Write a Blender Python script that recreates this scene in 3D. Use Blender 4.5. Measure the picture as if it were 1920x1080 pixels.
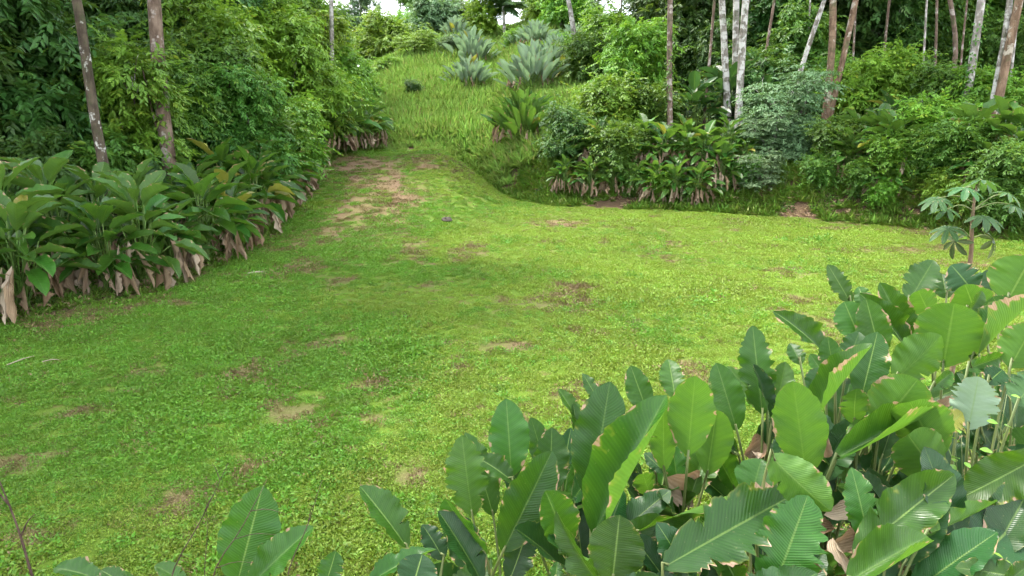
import bpy, math, random
import numpy as np
from mathutils import Matrix, Vector

for o in list(bpy.data.objects): bpy.data.objects.remove(o)
SC = bpy.context.scene
COL = SC.collection
RNG = np.random.default_rng(11)
random.seed(5)
rad = math.radians

# ------------------------------------------------------------------ camera
CAM_H, PITCH, F = 3.6, rad(14.0), 1280.0
cd = bpy.data.cameras.new('camera'); cam = bpy.data.objects.new('camera', cd); COL.objects.link(cam)
cam.location = (0, 0, CAM_H); cam.rotation_euler = (rad(90) - PITCH, 0, 0)
cd.sensor_width = 36; cd.lens = 24.0; cd.clip_start = 0.05; cd.clip_end = 3000
SC.camera = cam
# ------------------------------------------------------------------ sky, sun, exposure
SUN_EL, SUN_AZ = rad(63), rad(-52)          # azimuth from +Y towards +X (negative: to the left)
w = bpy.data.worlds.new('World'); SC.world = w; w.use_nodes = True
wn = w.node_tree.nodes; wl = w.node_tree.links
sky = wn.new('ShaderNodeTexSky'); sky.sky_type = 'NISHITA'; sky.sun_disc = False
sky.sun_elevation = SUN_EL; sky.sun_rotation = SUN_AZ; sky.dust_density = 2.0; sky.air_density = 1.0
wn['Background'].inputs['Strength'].default_value = 0.15
# broken white cloud over the whole sky
tcw = wn.new('ShaderNodeTexCoord'); cn = wn.new('ShaderNodeTexNoise'); cn.inputs['Scale'].default_value = 3.2
cn.inputs['Detail'].default_value = 7; cn.inputs['Roughness'].default_value = .62
cr = wn.new('ShaderNodeValToRGB'); cr.color_ramp.elements[0].position = .36; cr.color_ramp.elements[1].position = .58
cm = wn.new('ShaderNodeMix'); cm.data_type = 'RGBA'; cm.inputs[7].default_value = (11.0, 11.3, 11.6, 1)
wl.new(tcw.outputs['Generated'], cn.inputs['Vector']); wl.new(cn.outputs['Fac'], cr.inputs['Fac'])
wl.new(cr.outputs['Color'], cm.inputs[0]); wl.new(sky.outputs['Color'], cm.inputs[6])
wl.new(cm.outputs[2], wn['Background'].inputs['Color'])
sd = bpy.data.lights.new('sun', 'SUN'); sd.energy = 3.0; sd.angle = rad(12); sd.color = (1.0, .95, .86)
so = bpy.data.objects.new('sun', sd); COL.objects.link(so)
SUN = Vector((math.sin(SUN_AZ) * math.cos(SUN_EL), math.cos(SUN_AZ) * math.cos(SUN_EL), math.sin(SUN_EL)))
so.rotation_euler = SUN.to_track_quat('Z', 'Y').to_euler(); so.location = (0, 0, 60)
vs = SC.view_settings; vs.view_transform = 'Standard'; vs.look = 'None'; vs.exposure = 1.80; vs.gamma = 1.0
SC.cycles.max_bounces = 4; SC.cycles.diffuse_bounces = 2; SC.cycles.adaptive_threshold = .03; SC.cycles.glossy_bounces = 2; SC.cycles.transmission_bounces = 3
SC.cycles.use_denoising = True

# ------------------------------------------------------------------ noise + terrain shape
def hsh(i, j, s):
    n = (i * 374761393 + j * 668265263 + s * 974634777) & 0xffffffff
    n = ((n ^ (n >> 13)) * 1274126177) & 0xffffffff
    return ((n ^ (n >> 16)) & 0xffff) / 65535.0
def vnoise(x, y, s=0):
    x = np.asarray(x, float); y = np.asarray(y, float)
    i = np.floor(x).astype(np.int64); j = np.floor(y).astype(np.int64)
    fx = x - i; fy = y - j; fx = fx * fx * (3 - 2 * fx); fy = fy * fy * (3 - 2 * fy)
    return (hsh(i, j, s) * (1 - fx) + hsh(i + 1, j, s) * fx) * (1 - fy) + (hsh(i, j + 1, s) * (1 - fx) + hsh(i + 1, j + 1, s) * fx) * fy
def fbm(x, y, s=0, o=4):
    a, t, r = .5, 0, 0
    for k in range(o):
        r = r + a * vnoise(np.asarray(x) * 2 ** k, np.asarray(y) * 2 ** k, s + k); t += a; a *= .5
    return r / t
def sm(a, b, t):
    t = np.clip((np.asarray(t, float) - a) / (b - a), 0, 1); return t * t * (3 - 2 * t)
def y_foot(x): return np.interp(x, [-60, -9, -3.2, -1.5, 0, 1.5, 8, 13, 15, 18, 25, 60], [38, 38, 37.2, 35, 31.6, 29, 26.8, 23.6, 20.8, 16, 9, 4])
def x_left(y): return np.interp(y, [-40, 0, 9, 12, 14, 17, 20, 28, 34, 38, 46, 80], [-22, -14, -11.2, -9.4, -8.0, -7.5, -7.6, -8.2, -8.8, -9.3, -10, -13])
def height(x, y):
    x = np.asarray(x, float); y = np.asarray(y, float)
    d = y - y_foot(x)
    B = np.interp(x, [-12, -4, 1, 6, 30], [.4, .5, 1.1, 1.5, 1.6])
    S = np.interp(x, [-40, -16, -9, 4, 12, 40], [.12, .16, .27, .27, .12, .09])
    dd = np.clip(d - 1.5, 0, None); L = np.interp(x, [-30, 4, 14], [37, 37, 60])
    dd = np.where(dd < L, dd, L + 7 * (1 - np.exp(-(dd - L) / 7)))
    back = B * sm(0, 2.8, d) + S * dd
    ramp = 1.9 * sm(18, 37, y) * (1 - sm(-4.6, .4, x))
    ramp = ramp + .55 * np.exp(-((x + 3.1 + .12 * (y - 31)) / 1.3) ** 2 - ((y - 31.5) / 3.8) ** 2)
    dl = x_left(y) - x
    left = (.55 * sm(-.2, 2.4, dl) + .06 * np.clip(dl - 1, 0, 40)) * (1 - sm(34, 48, y) * .7)
    n = .10 * (fbm(x * .35, y * .35, 3) - .5) + .05 * (fbm(x * 1.7, y * 1.7, 9, 2) - .5)
    n = n + sm(2, 7, d) * .5 * (fbm(x * .3, y * .3, 21) - .5)
    return back + ramp + left + n
def hz(x, y): return float(height(x, y))
CP, SP = math.cos(PITCH), math.sin(PITCH)
def ray(u, v):
    dx = (u - 960) / F; du = (540 - v) / F
    return Vector((dx, CP + du * SP, -SP + du * CP))
def P(u, v, Y):
    r = ray(u, v); return Vector((0, 0, CAM_H)) + r * (Y / r.y)
def G(u, v):
    r = ray(u, v); t = np.arange(2, 130, .05)
    gap = CAM_H + r.z * t - height(r.x * t, r.y * t)
    k = np.argmax(gap < 0) if (gap < 0).any() else len(t) - 1
    return Vector((r.x * t[k], r.y * t[k], float(height(r.x * t[k], r.y * t[k]))))
def X(u, Y, v=230): r = ray(u, v); return r.x * Y / r.y

# ------------------------------------------------------------------ helpers
def props(o, label=None, cat=None, group=None, kind=None):
    if label: o['label'] = label
    if cat: o['category'] = cat
    if group: o['group'] = group
    if kind: o['kind'] = kind
    return o
def empty(name, loc, label, cat, group=None, rz=0):
    o = bpy.data.objects.new(name, None); COL.objects.link(o); o.location = loc; o.rotation_euler = (0, 0, rz)
    o.empty_display_size = .1
    return props(o, label, cat, group)
def ob(name, me, mat=None, parent=None, M=None):
    o = bpy.data.objects.new(name, me); COL.objects.link(o)
    if mat is not None:
        if len(me.materials) == 0: me.materials.append(mat)
        elif me.materials[0] is not mat:
            o.material_slots[0].link = 'OBJECT'; o.material_slots[0].material = mat
    if parent is not None: o.parent = parent
    if M is not None: o.matrix_basis = M
    return o
def mesh_np(name, V, Fc, tint=None, uv=None, smooth=False):
    V = np.asarray(V, np.float32); Fc = np.asarray(Fc, np.int32); k = Fc.shape[1]
    me = bpy.data.meshes.new(name)
    me.vertices.add(len(V)); me.vertices.foreach_set('co', V.ravel())
    me.loops.add(Fc.size); me.loops.foreach_set('vertex_index', Fc.ravel())
    me.polygons.add(len(Fc)); me.polygons.foreach_set('loop_start', np.arange(0, Fc.size, k, dtype=np.int32))
    if smooth: me.polygons.foreach_set('use_smooth', np.ones(len(Fc), bool))
    if tint is not None:
        a = me.attributes.new('tint', 'FLOAT', 'POINT'); a.data.foreach_set('value', np.asarray(tint, np.float32))
    if uv is not None:
        l = me.uv_layers.new(name='UVMap'); l.data.foreach_set('uv', np.asarray(uv, np.float32)[Fc.ravel()].ravel())
    me.update(calc_edges=True)
    return me
def join_np(parts):
    Vs, Fs, n = [], [], 0
    for V, Fc in parts:
        Vs.append(np.asarray(V, float)); Fs.append(np.asarray(Fc) + n); n += len(V)
    return np.concatenate(Vs), np.concatenate(Fs)
def tube(pts, radii, k=8, wob=0.0, seed=0):
    pts = [Vector(p) for p in pts]; n = len(pts); V = []
    rr = np.random.default_rng(abs(int(seed)) + 77)
    ref = Vector((.31, .9, .22))
    for i, p in enumerate(pts):
        d = (pts[min(i + 1, n - 1)] - pts[max(i - 1, 0)]).normalized()
        a = d.cross(ref).normalized(); b = d.cross(a).normalized()
        for j in range(k):
            t = 2 * math.pi * j / k; q = radii[i] * (1 + wob * (rr.random() - .5))
            V.append(p + a * (q * math.cos(t)) + b * (q * math.sin(t)))
    Fc = [(i * k + j, i * k + (j + 1) % k, (i + 1) * k + (j + 1) % k, (i + 1) * k + j) for i in range(n - 1) for j in range(k)]
    c = len(V); V.append(pts[-1]); e = (n - 1) * k
    Fc += [(e + j, e + (j + 1) % k, c, c) for j in range(k)]
    return np.array([tuple(v) for v in V]), np.array(Fc)
def quads_clean(name, V, Fc, smooth=True):
    me = bpy.data.meshes.new(name)
    me.from_pydata([tuple(v) for v in V], [], [tuple(f) if f[2] != f[3] else tuple(f[:3]) for f in Fc.tolist()])
    if smooth: me.polygons.foreach_set('use_smooth', np.ones(len(me.polygons), bool))
    me.update(); return me
def spline(pts, n):
    pts = np.array([tuple(p) for p in pts], float); m = len(pts)
    if m == 2: return [Vector(pts[0] + (pts[1] - pts[0]) * t) for t in np.linspace(0, 1, n)]
    out = []
    ext = np.vstack([2 * pts[0] - pts[1], pts, 2 * pts[-1] - pts[-2]])
    for t in np.linspace(0, m - 1 - 1e-6, n):
        i = int(t); f = t - i; a, b, c, d = ext[i:i + 4]
        out.append(Vector(.5 * (2 * b + (c - a) * f + (2 * a - 5 * b + 4 * c - d) * f * f + (-a + 3 * b - 3 * c + d) * f ** 3)))
    return out

# ------------------------------------------------------------------ materials
class NT:
    def __init__(s, name):
        s.m = bpy.data.materials.new(name); s.m.use_nodes = True; s.t = s.m.node_tree; s.t.nodes.clear()
        s.out = s.n('OutputMaterial')
    def n(s, t, **kw):
        x = s.t.nodes.new('ShaderNode' + t)
        for k, v in kw.items(): setattr(x, k, v)
        return x
    def l(s, a, b): s.t.links.new(a, b)
    def put(s, sock, v):
        if isinstance(v, bpy.types.NodeSocket): s.l(v, sock)
        elif isinstance(v, tuple): sock.default_value = (v[0], v[1], v[2], 1) if len(sock.default_value) == 4 else v
        else: sock.default_value = v
    def math(s, op, a, b=0.0, c=None, clamp=False):
        x = s.n('Math', operation=op, use_clamp=clamp); s.put(x.inputs[0], a); s.put(x.inputs[1], b)
        if c is not None: s.put(x.inputs[2], c)
        return x.outputs[0]
    def mix(s, f, a, b, mode='MIX'):
        x = s.n('Mix', data_type='RGBA', blend_type=mode); s.put(x.inputs[0], f); s.put(x.inputs[6], a); s.put(x.inputs[7], b); return x.outputs[2]
    def step(s, a, b, x):
        r = s.n('MapRange', interpolation_type='SMOOTHSTEP'); s.put(r.inputs['Value'], x); r.inputs['From Min'].default_value = a; r.inputs['From Max'].default_value = b; return r.outputs[0]
    def noise(s, vec, sc, det=3, rough=.5):
        x = s.n('TexNoise'); x.inputs['Scale'].default_value = sc; x.inputs['Detail'].default_value = det; x.inputs['Roughness'].default_value = rough
        if vec is not None: s.l(vec, x.inputs['Vector'])
        return x.outputs['Fac']
    def attr(s, name): return s.n('Attribute', attribute_name=name).outputs['Fac']
    def surf(s, col, rough=.5, spec=.4, trans=0.0, tcol=None, bump=None, bstr=.3, bdist=.01):
        b = s.n('BsdfPrincipled'); s.put(b.inputs['Base Color'], col); s.put(b.inputs['Roughness'], rough); s.put(b.inputs['Specular IOR Level'], spec)
        if bump is not None:
            bn = s.n('Bump'); bn.inputs['Strength'].default_value = bstr; bn.inputs['Distance'].default_value = bdist; s.l(bump, bn.inputs['Height']); s.l(bn.outputs[0], b.inputs['Normal'])
        o = b.outputs[0]
        if trans:
            t = s.n('BsdfTranslucent'); s.put(t.inputs['Color'], tcol if tcol is not None else col)
            m = s.n('MixShader'); s.put(m.inputs[0], trans); s.l(o, m.inputs[1]); s.l(t.outputs[0], m.inputs[2]); o = m.outputs[0]
        s.l(o, s.out.inputs['Surface']); return s.m

def leafmat(name, c1, c2, trans=.35, rough=.5, spec=.35, world=None, young=None):
    t = NT(name); tint = t.attr('tint')
    oi = t.n('ObjectInfo'); col = t.mix(tint, c1, c2)
    if young is not None: col = t.mix(t.step(.86, .97, tint), col, young)
    pos = t.n('NewGeometry').outputs['Position']
    nz = t.noise(pos, .55 if world is None else world, 3)
    hs = t.n('HueSaturation'); t.l(col, hs.inputs['Color'])
    t.put(hs.inputs['Value'], t.math('ADD', t.math('MULTIPLY', nz, .9), t.math('MULTIPLY_ADD', oi.outputs['Random'], .4, .38)))
    t.put(hs.inputs['Hue'], t.math('MULTIPLY_ADD', oi.outputs['Random'], .03, .485))
    tc = t.mix(.55, hs.outputs[0], (.30, .42, .03), 'MIX')
    tc = t.mix(.5, hs.outputs[0], tc)
    return t.surf(hs.outputs[0], rough, spec, trans, tc)

M = {}
M['mid'] = leafmat('leaf_mid_green', (.042, .125, .016), (.095, .21, .028), young=(.15, .24, .03))
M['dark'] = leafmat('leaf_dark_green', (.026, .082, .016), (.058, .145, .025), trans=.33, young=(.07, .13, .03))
M['yellow'] = leafmat('leaf_yellow_green', (.10, .22, .020), (.185, .32, .028), young=(.27, .33, .03))
M['bright'] = leafmat('leaf_bright_green', (.075, .20, .018), (.15, .30, .028), young=(.20, .29, .03))
M['grey'] = leafmat('leaf_grey_green', (.075, .15, .060), (.135, .22, .10), trans=.25)
M['blue'] = leafmat('leaf_haze_tinted_green', (.055, .12, .055), (.11, .18, .075), trans=.3)  # distant haze put into the leaf colour as a bluish tint
M['palm'] = leafmat('leaf_palm', (.03, .08, .025), (.07, .14, .05), trans=.25)
M['straw'] = leafmat('straw', (.22, .15, .08), (.36, .27, .16), trans=.2)
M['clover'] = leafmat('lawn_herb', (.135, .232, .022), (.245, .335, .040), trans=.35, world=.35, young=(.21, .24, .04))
M['hillgrass'] = leafmat('hill_grass', (.20, .36, .065), (.32, .47, .115), trans=.48, world=.12, young=(.34, .33, .12))
M['dry'] = leafmat('dry_grass', (.11, .075, .035), (.24, .17, .08), trans=.2)
M['herb'] = leafmat('lush_herb', (.075, .190, .016), (.140, .285, .024), trans=.35, world=.5, young=(.14, .24, .03))  # lusher, darker herb; partly puts the left lawn's shade into colour
M['bankgrass'] = leafmat('bank_grass', (.085, .19, .02), (.17, .28, .035), trans=.3, world=.3, young=(.25, .20, .08))
M['weed'] = leafmat('weed_leaf', (.14, .30, .04), (.24, .40, .06), trans=.4)

def barkmat(name, c1, c2, lich, amount, sc=6):
    t = NT(name); g = t.n('TexCoord').outputs['Object']
    mp = t.n('Mapping'); mp.inputs['Scale'].default_value = (1, 1, .35); t.l(g, mp.inputs['Vector'])
    a = t.noise(mp.outputs[0], sc, 5, .65); col = t.mix(t.step(.3, .7, a), c1, c2)
    mp2 = t.n('Mapping'); mp2.inputs['Scale'].default_value = (1, 1, .8); t.l(g, mp2.inputs['Vector'])
    lm = t.step(.66 - amount * .32, .72 - amount * .28, t.noise(mp2.outputs[0], 3.1, 4, .6))
    col = t.mix(lm, col, lich)
    mp3 = t.n('Mapping'); mp3.inputs['Scale'].default_value = (1, 1, 5); t.l(g, mp3.inputs['Vector'])
    ring = t.noise(mp3.outputs[0], 1.6, 2); col = t.mix(t.step(.55, .7, ring), col, t.mix(.5, col, c1))
    moss = t.step(.52, .66, t.noise(mp2.outputs[0], 1.7, 5, .7)); col = t.mix(t.math('MULTIPLY', moss, .55), col, (.055, .075, .028))
    return t.surf(col, .85, .2, bump=a, bstr=1.0, bdist=.04)
M['bark_brown'] = barkmat('bark_brown', (.075, .050, .036), (.20, .145, .11), (.32, .28, .25), .38)
M['bark_dark'] = barkmat('bark_dark', (.035, .026, .018), (.10, .08, .055), (.42, .42, .38), .30)
M['bark_white'] = barkmat('bark_white', (.10, .085, .065), (.27, .25, .22), (.46, .45, .42), .62)
M['bark_grey'] = barkmat('bark_grey', (.17, .15, .13), (.34, .31, .28), (.48, .46, .43), .5)
M['bark_tan'] = barkmat('bark_tan', (.085, .052, .032), (.23, .155, .10), (.34, .30, .24), .35)
M['twig'] = barkmat('twig', (.035, .022, .016), (.085, .055, .04), (.16, .12, .09), .1, 20)

def broadleaf(name, top, top2, under, glow, edge=.5, gloss=.32, trans=.32):
    """large ribbed leaf: lateral veins, pale midrib, waxy underside, scorched margin"""
    t = NT(name); uv = t.n('UVMap').outputs[0]; sp = t.n('SeparateXYZ'); t.l(uv, sp.inputs[0])
    oi = t.n('ObjectInfo').outputs['Random']
    a = t.math('ABSOLUTE', t.math('MULTIPLY_ADD', sp.outputs[0], 2.0, -1.0))
    vv = t.math('MULTIPLY_ADD', a, -.13, sp.outputs[1])
    ph = t.math('MULTIPLY', vv, 245.0); s1 = t.math('SINE', ph); s2 = t.math('SINE', t.math('MULTIPLY', vv, 71.0))
    st = t.math('MULTIPLY_ADD', s1, .30, t.math('MULTIPLY_ADD', s2, .2, .5), clamp=True)
    cmb = t.n('CombineXYZ'); t.l(sp.outputs[0], cmb.inputs[0]); t.l(t.math('MULTIPLY', sp.outputs[1], 2.4), cmb.inputs[1]); t.l(t.math('MULTIPLY', oi, 37.0), cmb.inputs[2])
    nz = t.noise(cmb.outputs[0], 2.2, 3); nf = t.noise(cmb.outputs[0], 7.0, 4, .65)
    col = t.mix(nz, top, top2)
    col = t.mix(t.math('MULTIPLY', st, .28), col, t.mix(.7, col, (.0, .02, .0)))
    hs = t.n('HueSaturation'); t.l(col, hs.inputs['Color']); t.put(hs.inputs['Value'], t.math('MULTIPLY_ADD', oi, .65, .62)); t.put(hs.inputs['Hue'], t.math('MULTIPLY_ADD', t.math('FRACT', t.math('MULTIPLY', oi, 3.3)), -.030, .508)); col = hs.outputs[0]
    bf = t.n('NewGeometry').outputs['Backfacing']
    und = t.mix(nz, under, t.mix(.5, under, glow))
    col = t.mix(bf, col, und)
    mid = t.step(.045, .016, a); col = t.mix(t.math('MULTIPLY', mid, t.math('MULTIPLY_ADD', t.math('FRACT', t.math('MULTIPLY', oi, 5.7)), .6, .2)), col, (.20, .31, .07))
    rnd2 = t.math('POWER', t.math('FRACT', t.math('MULTIPLY', oi, 17.3)), 2.0)
    blot = t.math('MAXIMUM', t.math('SUBTRACT', t.noise(cmb.outputs[0], 3.6, 2), .50), 0.0)
    e = t.math('ADD', t.math('ADD', a, t.math('MULTIPLY', nf, .14)), t.math('MULTIPLY', blot, 1.7))
    e = t.math('ADD', e, t.math('MULTIPLY', rnd2, .26 * edge))
    yel = t.step(1.08, 1.30, e); brn = t.step(1.22, 1.28, e)
    col = t.mix(t.math('MULTIPLY', yel, .55), col, (.25, .25, .03)); col = t.mix(brn, col, t.mix(nf, (.16, .09, .045), (.55, .38, .26)))
    spots = t.step(.69, .73, t.noise(cmb.outputs[0], 24, 2)); col = t.mix(t.math('MULTIPLY', spots, .4), col, (.20, .20, .08))
    dust = t.step(.5, .8, t.noise(cmb.outputs[0], 5.5, 5, .7)); col = t.mix(t.math('MULTIPLY', dust, .10), col, (.12, .17, .09))
    tc = t.mix(brn, t.mix(.55, glow, col), (.4, .25, .12)); tc = t.mix(t.math('MULTIPLY', t.math('MULTIPLY_ADD', nz, .6, st), .38), tc, (.03, .09, .005))
    rgh = t.math('ADD', t.math('MULTIPLY_ADD', bf, .2, gloss - .08), t.math('MULTIPLY', nf, .18))
    return t.surf(col, rgh, .36, trans, tc, bump=st, bstr=.38, bdist=.006)
M['cal'] = broadleaf('calathea_leaf', (.018, .076, .009), (.040, .126, .013), (.040, .105, .028), (.17, .36, .010), trans=.40)
M['calhedge'] = broadleaf('calathea_hedge_leaf', (.022, .098, .011), (.060, .180, .018), (.05, .12, .035), (.20, .36, .02), edge=.25, gloss=.40)
M['calsilver'] = broadleaf('calathea_silver_leaf', (.085, .165, .080), (.15, .25, .14), (.30, .39, .31), (.16, .28, .07), edge=.3, gloss=.36)
M['caldark'] = broadleaf('calathea_shade_tinted_leaf', (.012, .052, .014), (.024, .082, .018), (.035, .09, .038), (.07, .16, .012), edge=.35)  # darker copy of the broad leaf, with shade put into its colour
M['calold'] = broadleaf('calathea_old_leaf', (.20, .22, .035), (.26, .25, .04), (.25, .27, .06), (.36, .33, .02), edge=.9)
def deadmat():
    t = NT('dead_leaf'); uv = t.n('UVMap').outputs[0]; sp = t.n('SeparateXYZ'); t.l(uv, sp.inputs[0]); oi = t.n('ObjectInfo').outputs['Random']
    g = t.n('TexCoord').outputs['Object']
    st = t.math('SINE', t.math('MULTIPLY', sp.outputs[0], 60.0)); nz = t.noise(g, 5, 4)
    col = t.mix(nz, (.17, .105, .058), (.44, .33, .21)); col = t.mix(t.math('MULTIPLY', t.math('POWER', oi, 2.0), .8), col, (.56, .47, .36)); col = t.mix(t.step(.75, .2, t.math('FRACT', t.math('MULTIPLY', oi, 7.7))), t.mix(.55, col, (.10, .06, .035)), col)
    col = t.mix(t.math('MULTIPLY_ADD', st, .12, .12), col, (.14, .08, .045))
    return t.surf(col, .8, .2, .18, (.42, .26, .14), bump=st, bstr=.5, bdist=.008)
M['dead'] = deadmat()
t = NT('stalk'); M['stalk'] = t.surf(t.mix(t.noise(t.n('TexCoord').outputs['Object'], 4, 3), (.07, .12, .03), (.16, .17, .06)), .5, .4)
t = NT('pale_stalk'); M['pale'] = t.surf((.26, .22, .15), .6, .3)
t = NT('stone'); M['stone'] = t.surf(t.mix(t.noise(t.n('TexCoord').outputs['Object'], 9, 5), (.03, .025, .02), (.09, .075, .06)), .9, .2)

def groundmat():
    t = NT('ground'); g = t.n('NewGeometry').outputs['Position']
    soil, gr, fl = t.attr('soil'), t.attr('green'), t.attr('litter')
    n1 = t.noise(g, .35, 5, .6); n2 = t.noise(g, 2.3, 5, .62); n3 = t.noise(g, 22, 4, .7)
    earth = t.mix(n2, (.075, .048, .028), (.14, .088, .052)); earth = t.mix(t.step(.35, .75, n3), earth, (.19, .13, .085))
    green = t.mix(n1, (.060, .120, .012), (.110, .165, .018)); green = t.mix(t.math('MULTIPLY', t.step(.45, .75, n3), .5), green, (.045, .07, .015))
    thatch = t.mix(t.step(.50, .68, n2), green, t.mix(.6, green, (.13, .085, .045)))
    col = t.mix(gr, earth, thatch)
    red = t.mix(n3, (.095, .058, .034), (.20, .135, .085))
    col = t.mix(soil, col, red)
    lit = t.mix(n3, (.035, .024, .014), (.13, .085, .05)); col = t.mix(fl, col, lit)
    h = t.math('MULTIPLY_ADD', n2, .5, n3)
    return t.surf(col, .95, .1, bump=h, bstr=.7, bdist=.03)
M['ground'] = groundmat()

# ------------------------------------------------------------------ ground
PATH = [G(u, v) for u, v in ((720, 480), (690, 430), (688, 400), (700, 365), (705, 335), (690, 312), (650, 300))]
PATH += [PATH[-1] + Vector((-5, 2.0, 0)), PATH[-1] + Vector((-14, 4, 0))]
def path_dist(x, y):
    best = np.full(np.shape(x), 1e9)
    for a, b in zip(PATH[:-1], PATH[1:]):
        ex, ey = b.x - a.x, b.y - a.y; L = ex * ex + ey * ey
        s = np.clip(((x - a.x) * ex + (y - a.y) * ey) / L, 0, 1)
        best = np.minimum(best, np.hypot(x - a.x - s * ex, y - a.y - s * ey))
    return best
def bare(x, y):
    """0..1 bare patches in the lawn"""
    n = fbm(x * .75, y * .75, 41, 5); m = fbm(x * .13, y * .13, 57, 2)
    return .75 * sm(.64, .76, n + .22 * (m - .5))
def soilmask(x, y):
    d = path_dist(x, y); n = fbm(x * .8, y * .8, 31, 4)
    ruts = np.maximum(np.exp(-((d - .85) / .42) ** 2), .72 * np.exp(-(d / 1.5) ** 4)) * sm(18, 24, y)
    s = ruts * (.5 + .5 * sm(.25, .55, n + .12))
    for u, v, rx, ry in ((655, 308, 2.6, 2.2), (790, 312, 1.5, .5), (720, 312, 3.0, 1.2), (1060, 420, 1.1, 1.0), (760, 375, .9, 2.0), (1660, 470, 1.2, .5), (1855, 500, 1.1, .5)):
        c = SPOT[(u, v)]
        s = np.maximum(s, np.exp(-(((x - c.x) / rx) ** 2 + ((y - c.y) / ry) ** 2)) * sm(.30, .58, n + .1))
    for u, v, rx, ry in ((340, 940, .55, .35), (440, 885, .3, .25), (780, 890, .28, .2), (700, 720, .3, .3), (610, 795, .3, .15), (1105, 625, .5, .35), (850, 690, .3, .3), (690, 790, .35, .2), (910, 800, .2, .15), (300, 570, .7, .25), (430, 520, .9, .35), (590, 650, .5, .5), (960, 650, .6, .3), (700, 800, .3, .2), (60, 1010, .3, .2), (270, 700, .4, .2)):
        c = SPOT[(u, v)]
        s = np.maximum(s, .85 * np.exp(-(((x - c.x) / rx) ** 2 + ((y - c.y) / ry) ** 2)) * sm(.42, .58, fbm(x * 2.6, y * 2.6, 33, 4) + .04))
    return s
SPOT = {}
for u, v in ((655, 308), (790, 312), (720, 312), (1060, 420), (760, 375), (1660, 470), (1855, 500), (340, 940), (440, 885), (780, 890), (700, 720), (610, 795), (1105, 625), (850, 690), (690, 790), (910, 800), (300, 570), (430, 520), (590, 650), (960, 650), (700, 800), (60, 1010), (270, 700)):
    SPOT[(u, v)] = G(u, v)
def lawnmask(x, y):
    """1 on the mown clearing"""
    a = sm(.1, -.6, y - y_foot(x)) ; b = sm(.1, -.7, x_left(y) - x)
    fore = 1 - .98 * sm(-.3, .5, fore_line(x, y))
    return a * b * fore
def fore_line(x, y):
    """positive inside the plant bed in the right foreground"""
    return np.interp(x, [-4, -1.2, 0, 1.2, 2.4, 3.6, 5.5, 9], [2.5, 3.6, 4.3, 4.6, 5.4, 6.1, 6.9, 7.4]) - y
def axis(segs):
    out = []
    for a, b, s in segs: out.append(np.arange(a, b, s))
    return np.concatenate(out)
gx = axis([(-900, -100, 80), (-100, -30, 5), (-30, -14, .8), (-14, 18, .22), (18, 34, .8), (34, 100, 5), (100, 901, 80)])
gy = axis([(-300, -40, 40), (-40, -4, 3), (-4, 2, .5), (2, 42, .22), (42, 95, .8), (95, 180, 8), (180, 1200, 90)])
XX, YY = np.meshgrid(gx, gy); ZZ = height(XX, YY)
V = np.stack([XX.ravel(), YY.ravel(), ZZ.ravel()], 1); nx, ny = len(gx), len(gy)
i = np.arange(nx - 1)[None, :] + nx * np.arange(ny - 1)[:, None]
Fc = np.stack([i, i + 1, i + 1 + nx, i + nx], -1).reshape(-1, 4)
gme = mesh_np('ground', V, Fc, smooth=True)
def gattr(name, val):
    a = gme.attributes.new(name, 'FLOAT', 'POINT'); a.data.foreach_set('value', val.astype(np.float32))
xf, yf = V[:, 0], V[:, 1]
LM = lawnmask(xf, yf); dB = yf - y_foot(xf); hill = sm(-12, -9, xf) * sm(12, 6, xf) * sm(2, 5, dB)
gattr('soil', soilmask(xf, yf) * LM)
gattr('green', np.clip(np.maximum(LM * (1 - .75 * bare(xf, yf)), hill), 0, 1))
gattr('litter', np.clip((1 - LM) * (1 - hill), 0, 1) * .9)
g = ob('ground', gme, M['ground']); props(g, kind='structure', label='grassy clearing ground rising to a hill behind')

# ------------------------------------------------------------------ scattered ground cover (uncountable)
def leaf_quads(base, dirv, nrm, L, W, fold=.18, droop=.0):
    """arrays (n,3): pointed folded leaves -> verts (n*6), tris (n*4)"""
    d = dirv / np.linalg.norm(dirv, axis=1, keepdims=True)
    s = np.cross(d, nrm); s /= np.linalg.norm(s, axis=1, keepdims=True) + 1e-9
    n = np.cross(s, d); L = L[:, None]; W = W[:, None]
    m1 = base + d * L * .38 ; tip = base + d * L - n * L * droop
    l = m1 + s * W * .5 + n * W * fold; r = m1 - s * W * .5 + n * W * fold
    m2 = base + d * L * .72 - n * L * droop * .45
    l2 = m2 + s * W * .33 + n * W * fold * .7; r2 = m2 - s * W * .33 + n * W * fold * .7
    Vv = np.stack([base, l, l2, tip, r2, r], 1).reshape(-1, 3)
    k = np.arange(len(base))[:, None, None] * 6
    Fq = (np.array([[0, 3, 2, 1], [0, 5, 4, 3]])[None] + k).reshape(-1, 4)
    return Vv, Fq
def rnd_dirs(n, r, zlo, zhi):
    a = r.uniform(0, 2 * np.pi, n); z = r.uniform(zlo, zhi, n); q = np.sqrt(np.clip(1 - z * z, 0, 1))
    return np.stack([q * np.cos(a), q * np.sin(a), z], 1)
SRC = bpy.data.collections.new('ground_cover_sources')
def src_collection(name, meshes):
    c = bpy.data.collections.new(name)
    for k, (me, m) in enumerate(meshes):
        o = bpy.data.objects.new('%s_%d' % (name, k), me); me.materials.append(m); c.objects.link(o)
    return c
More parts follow.
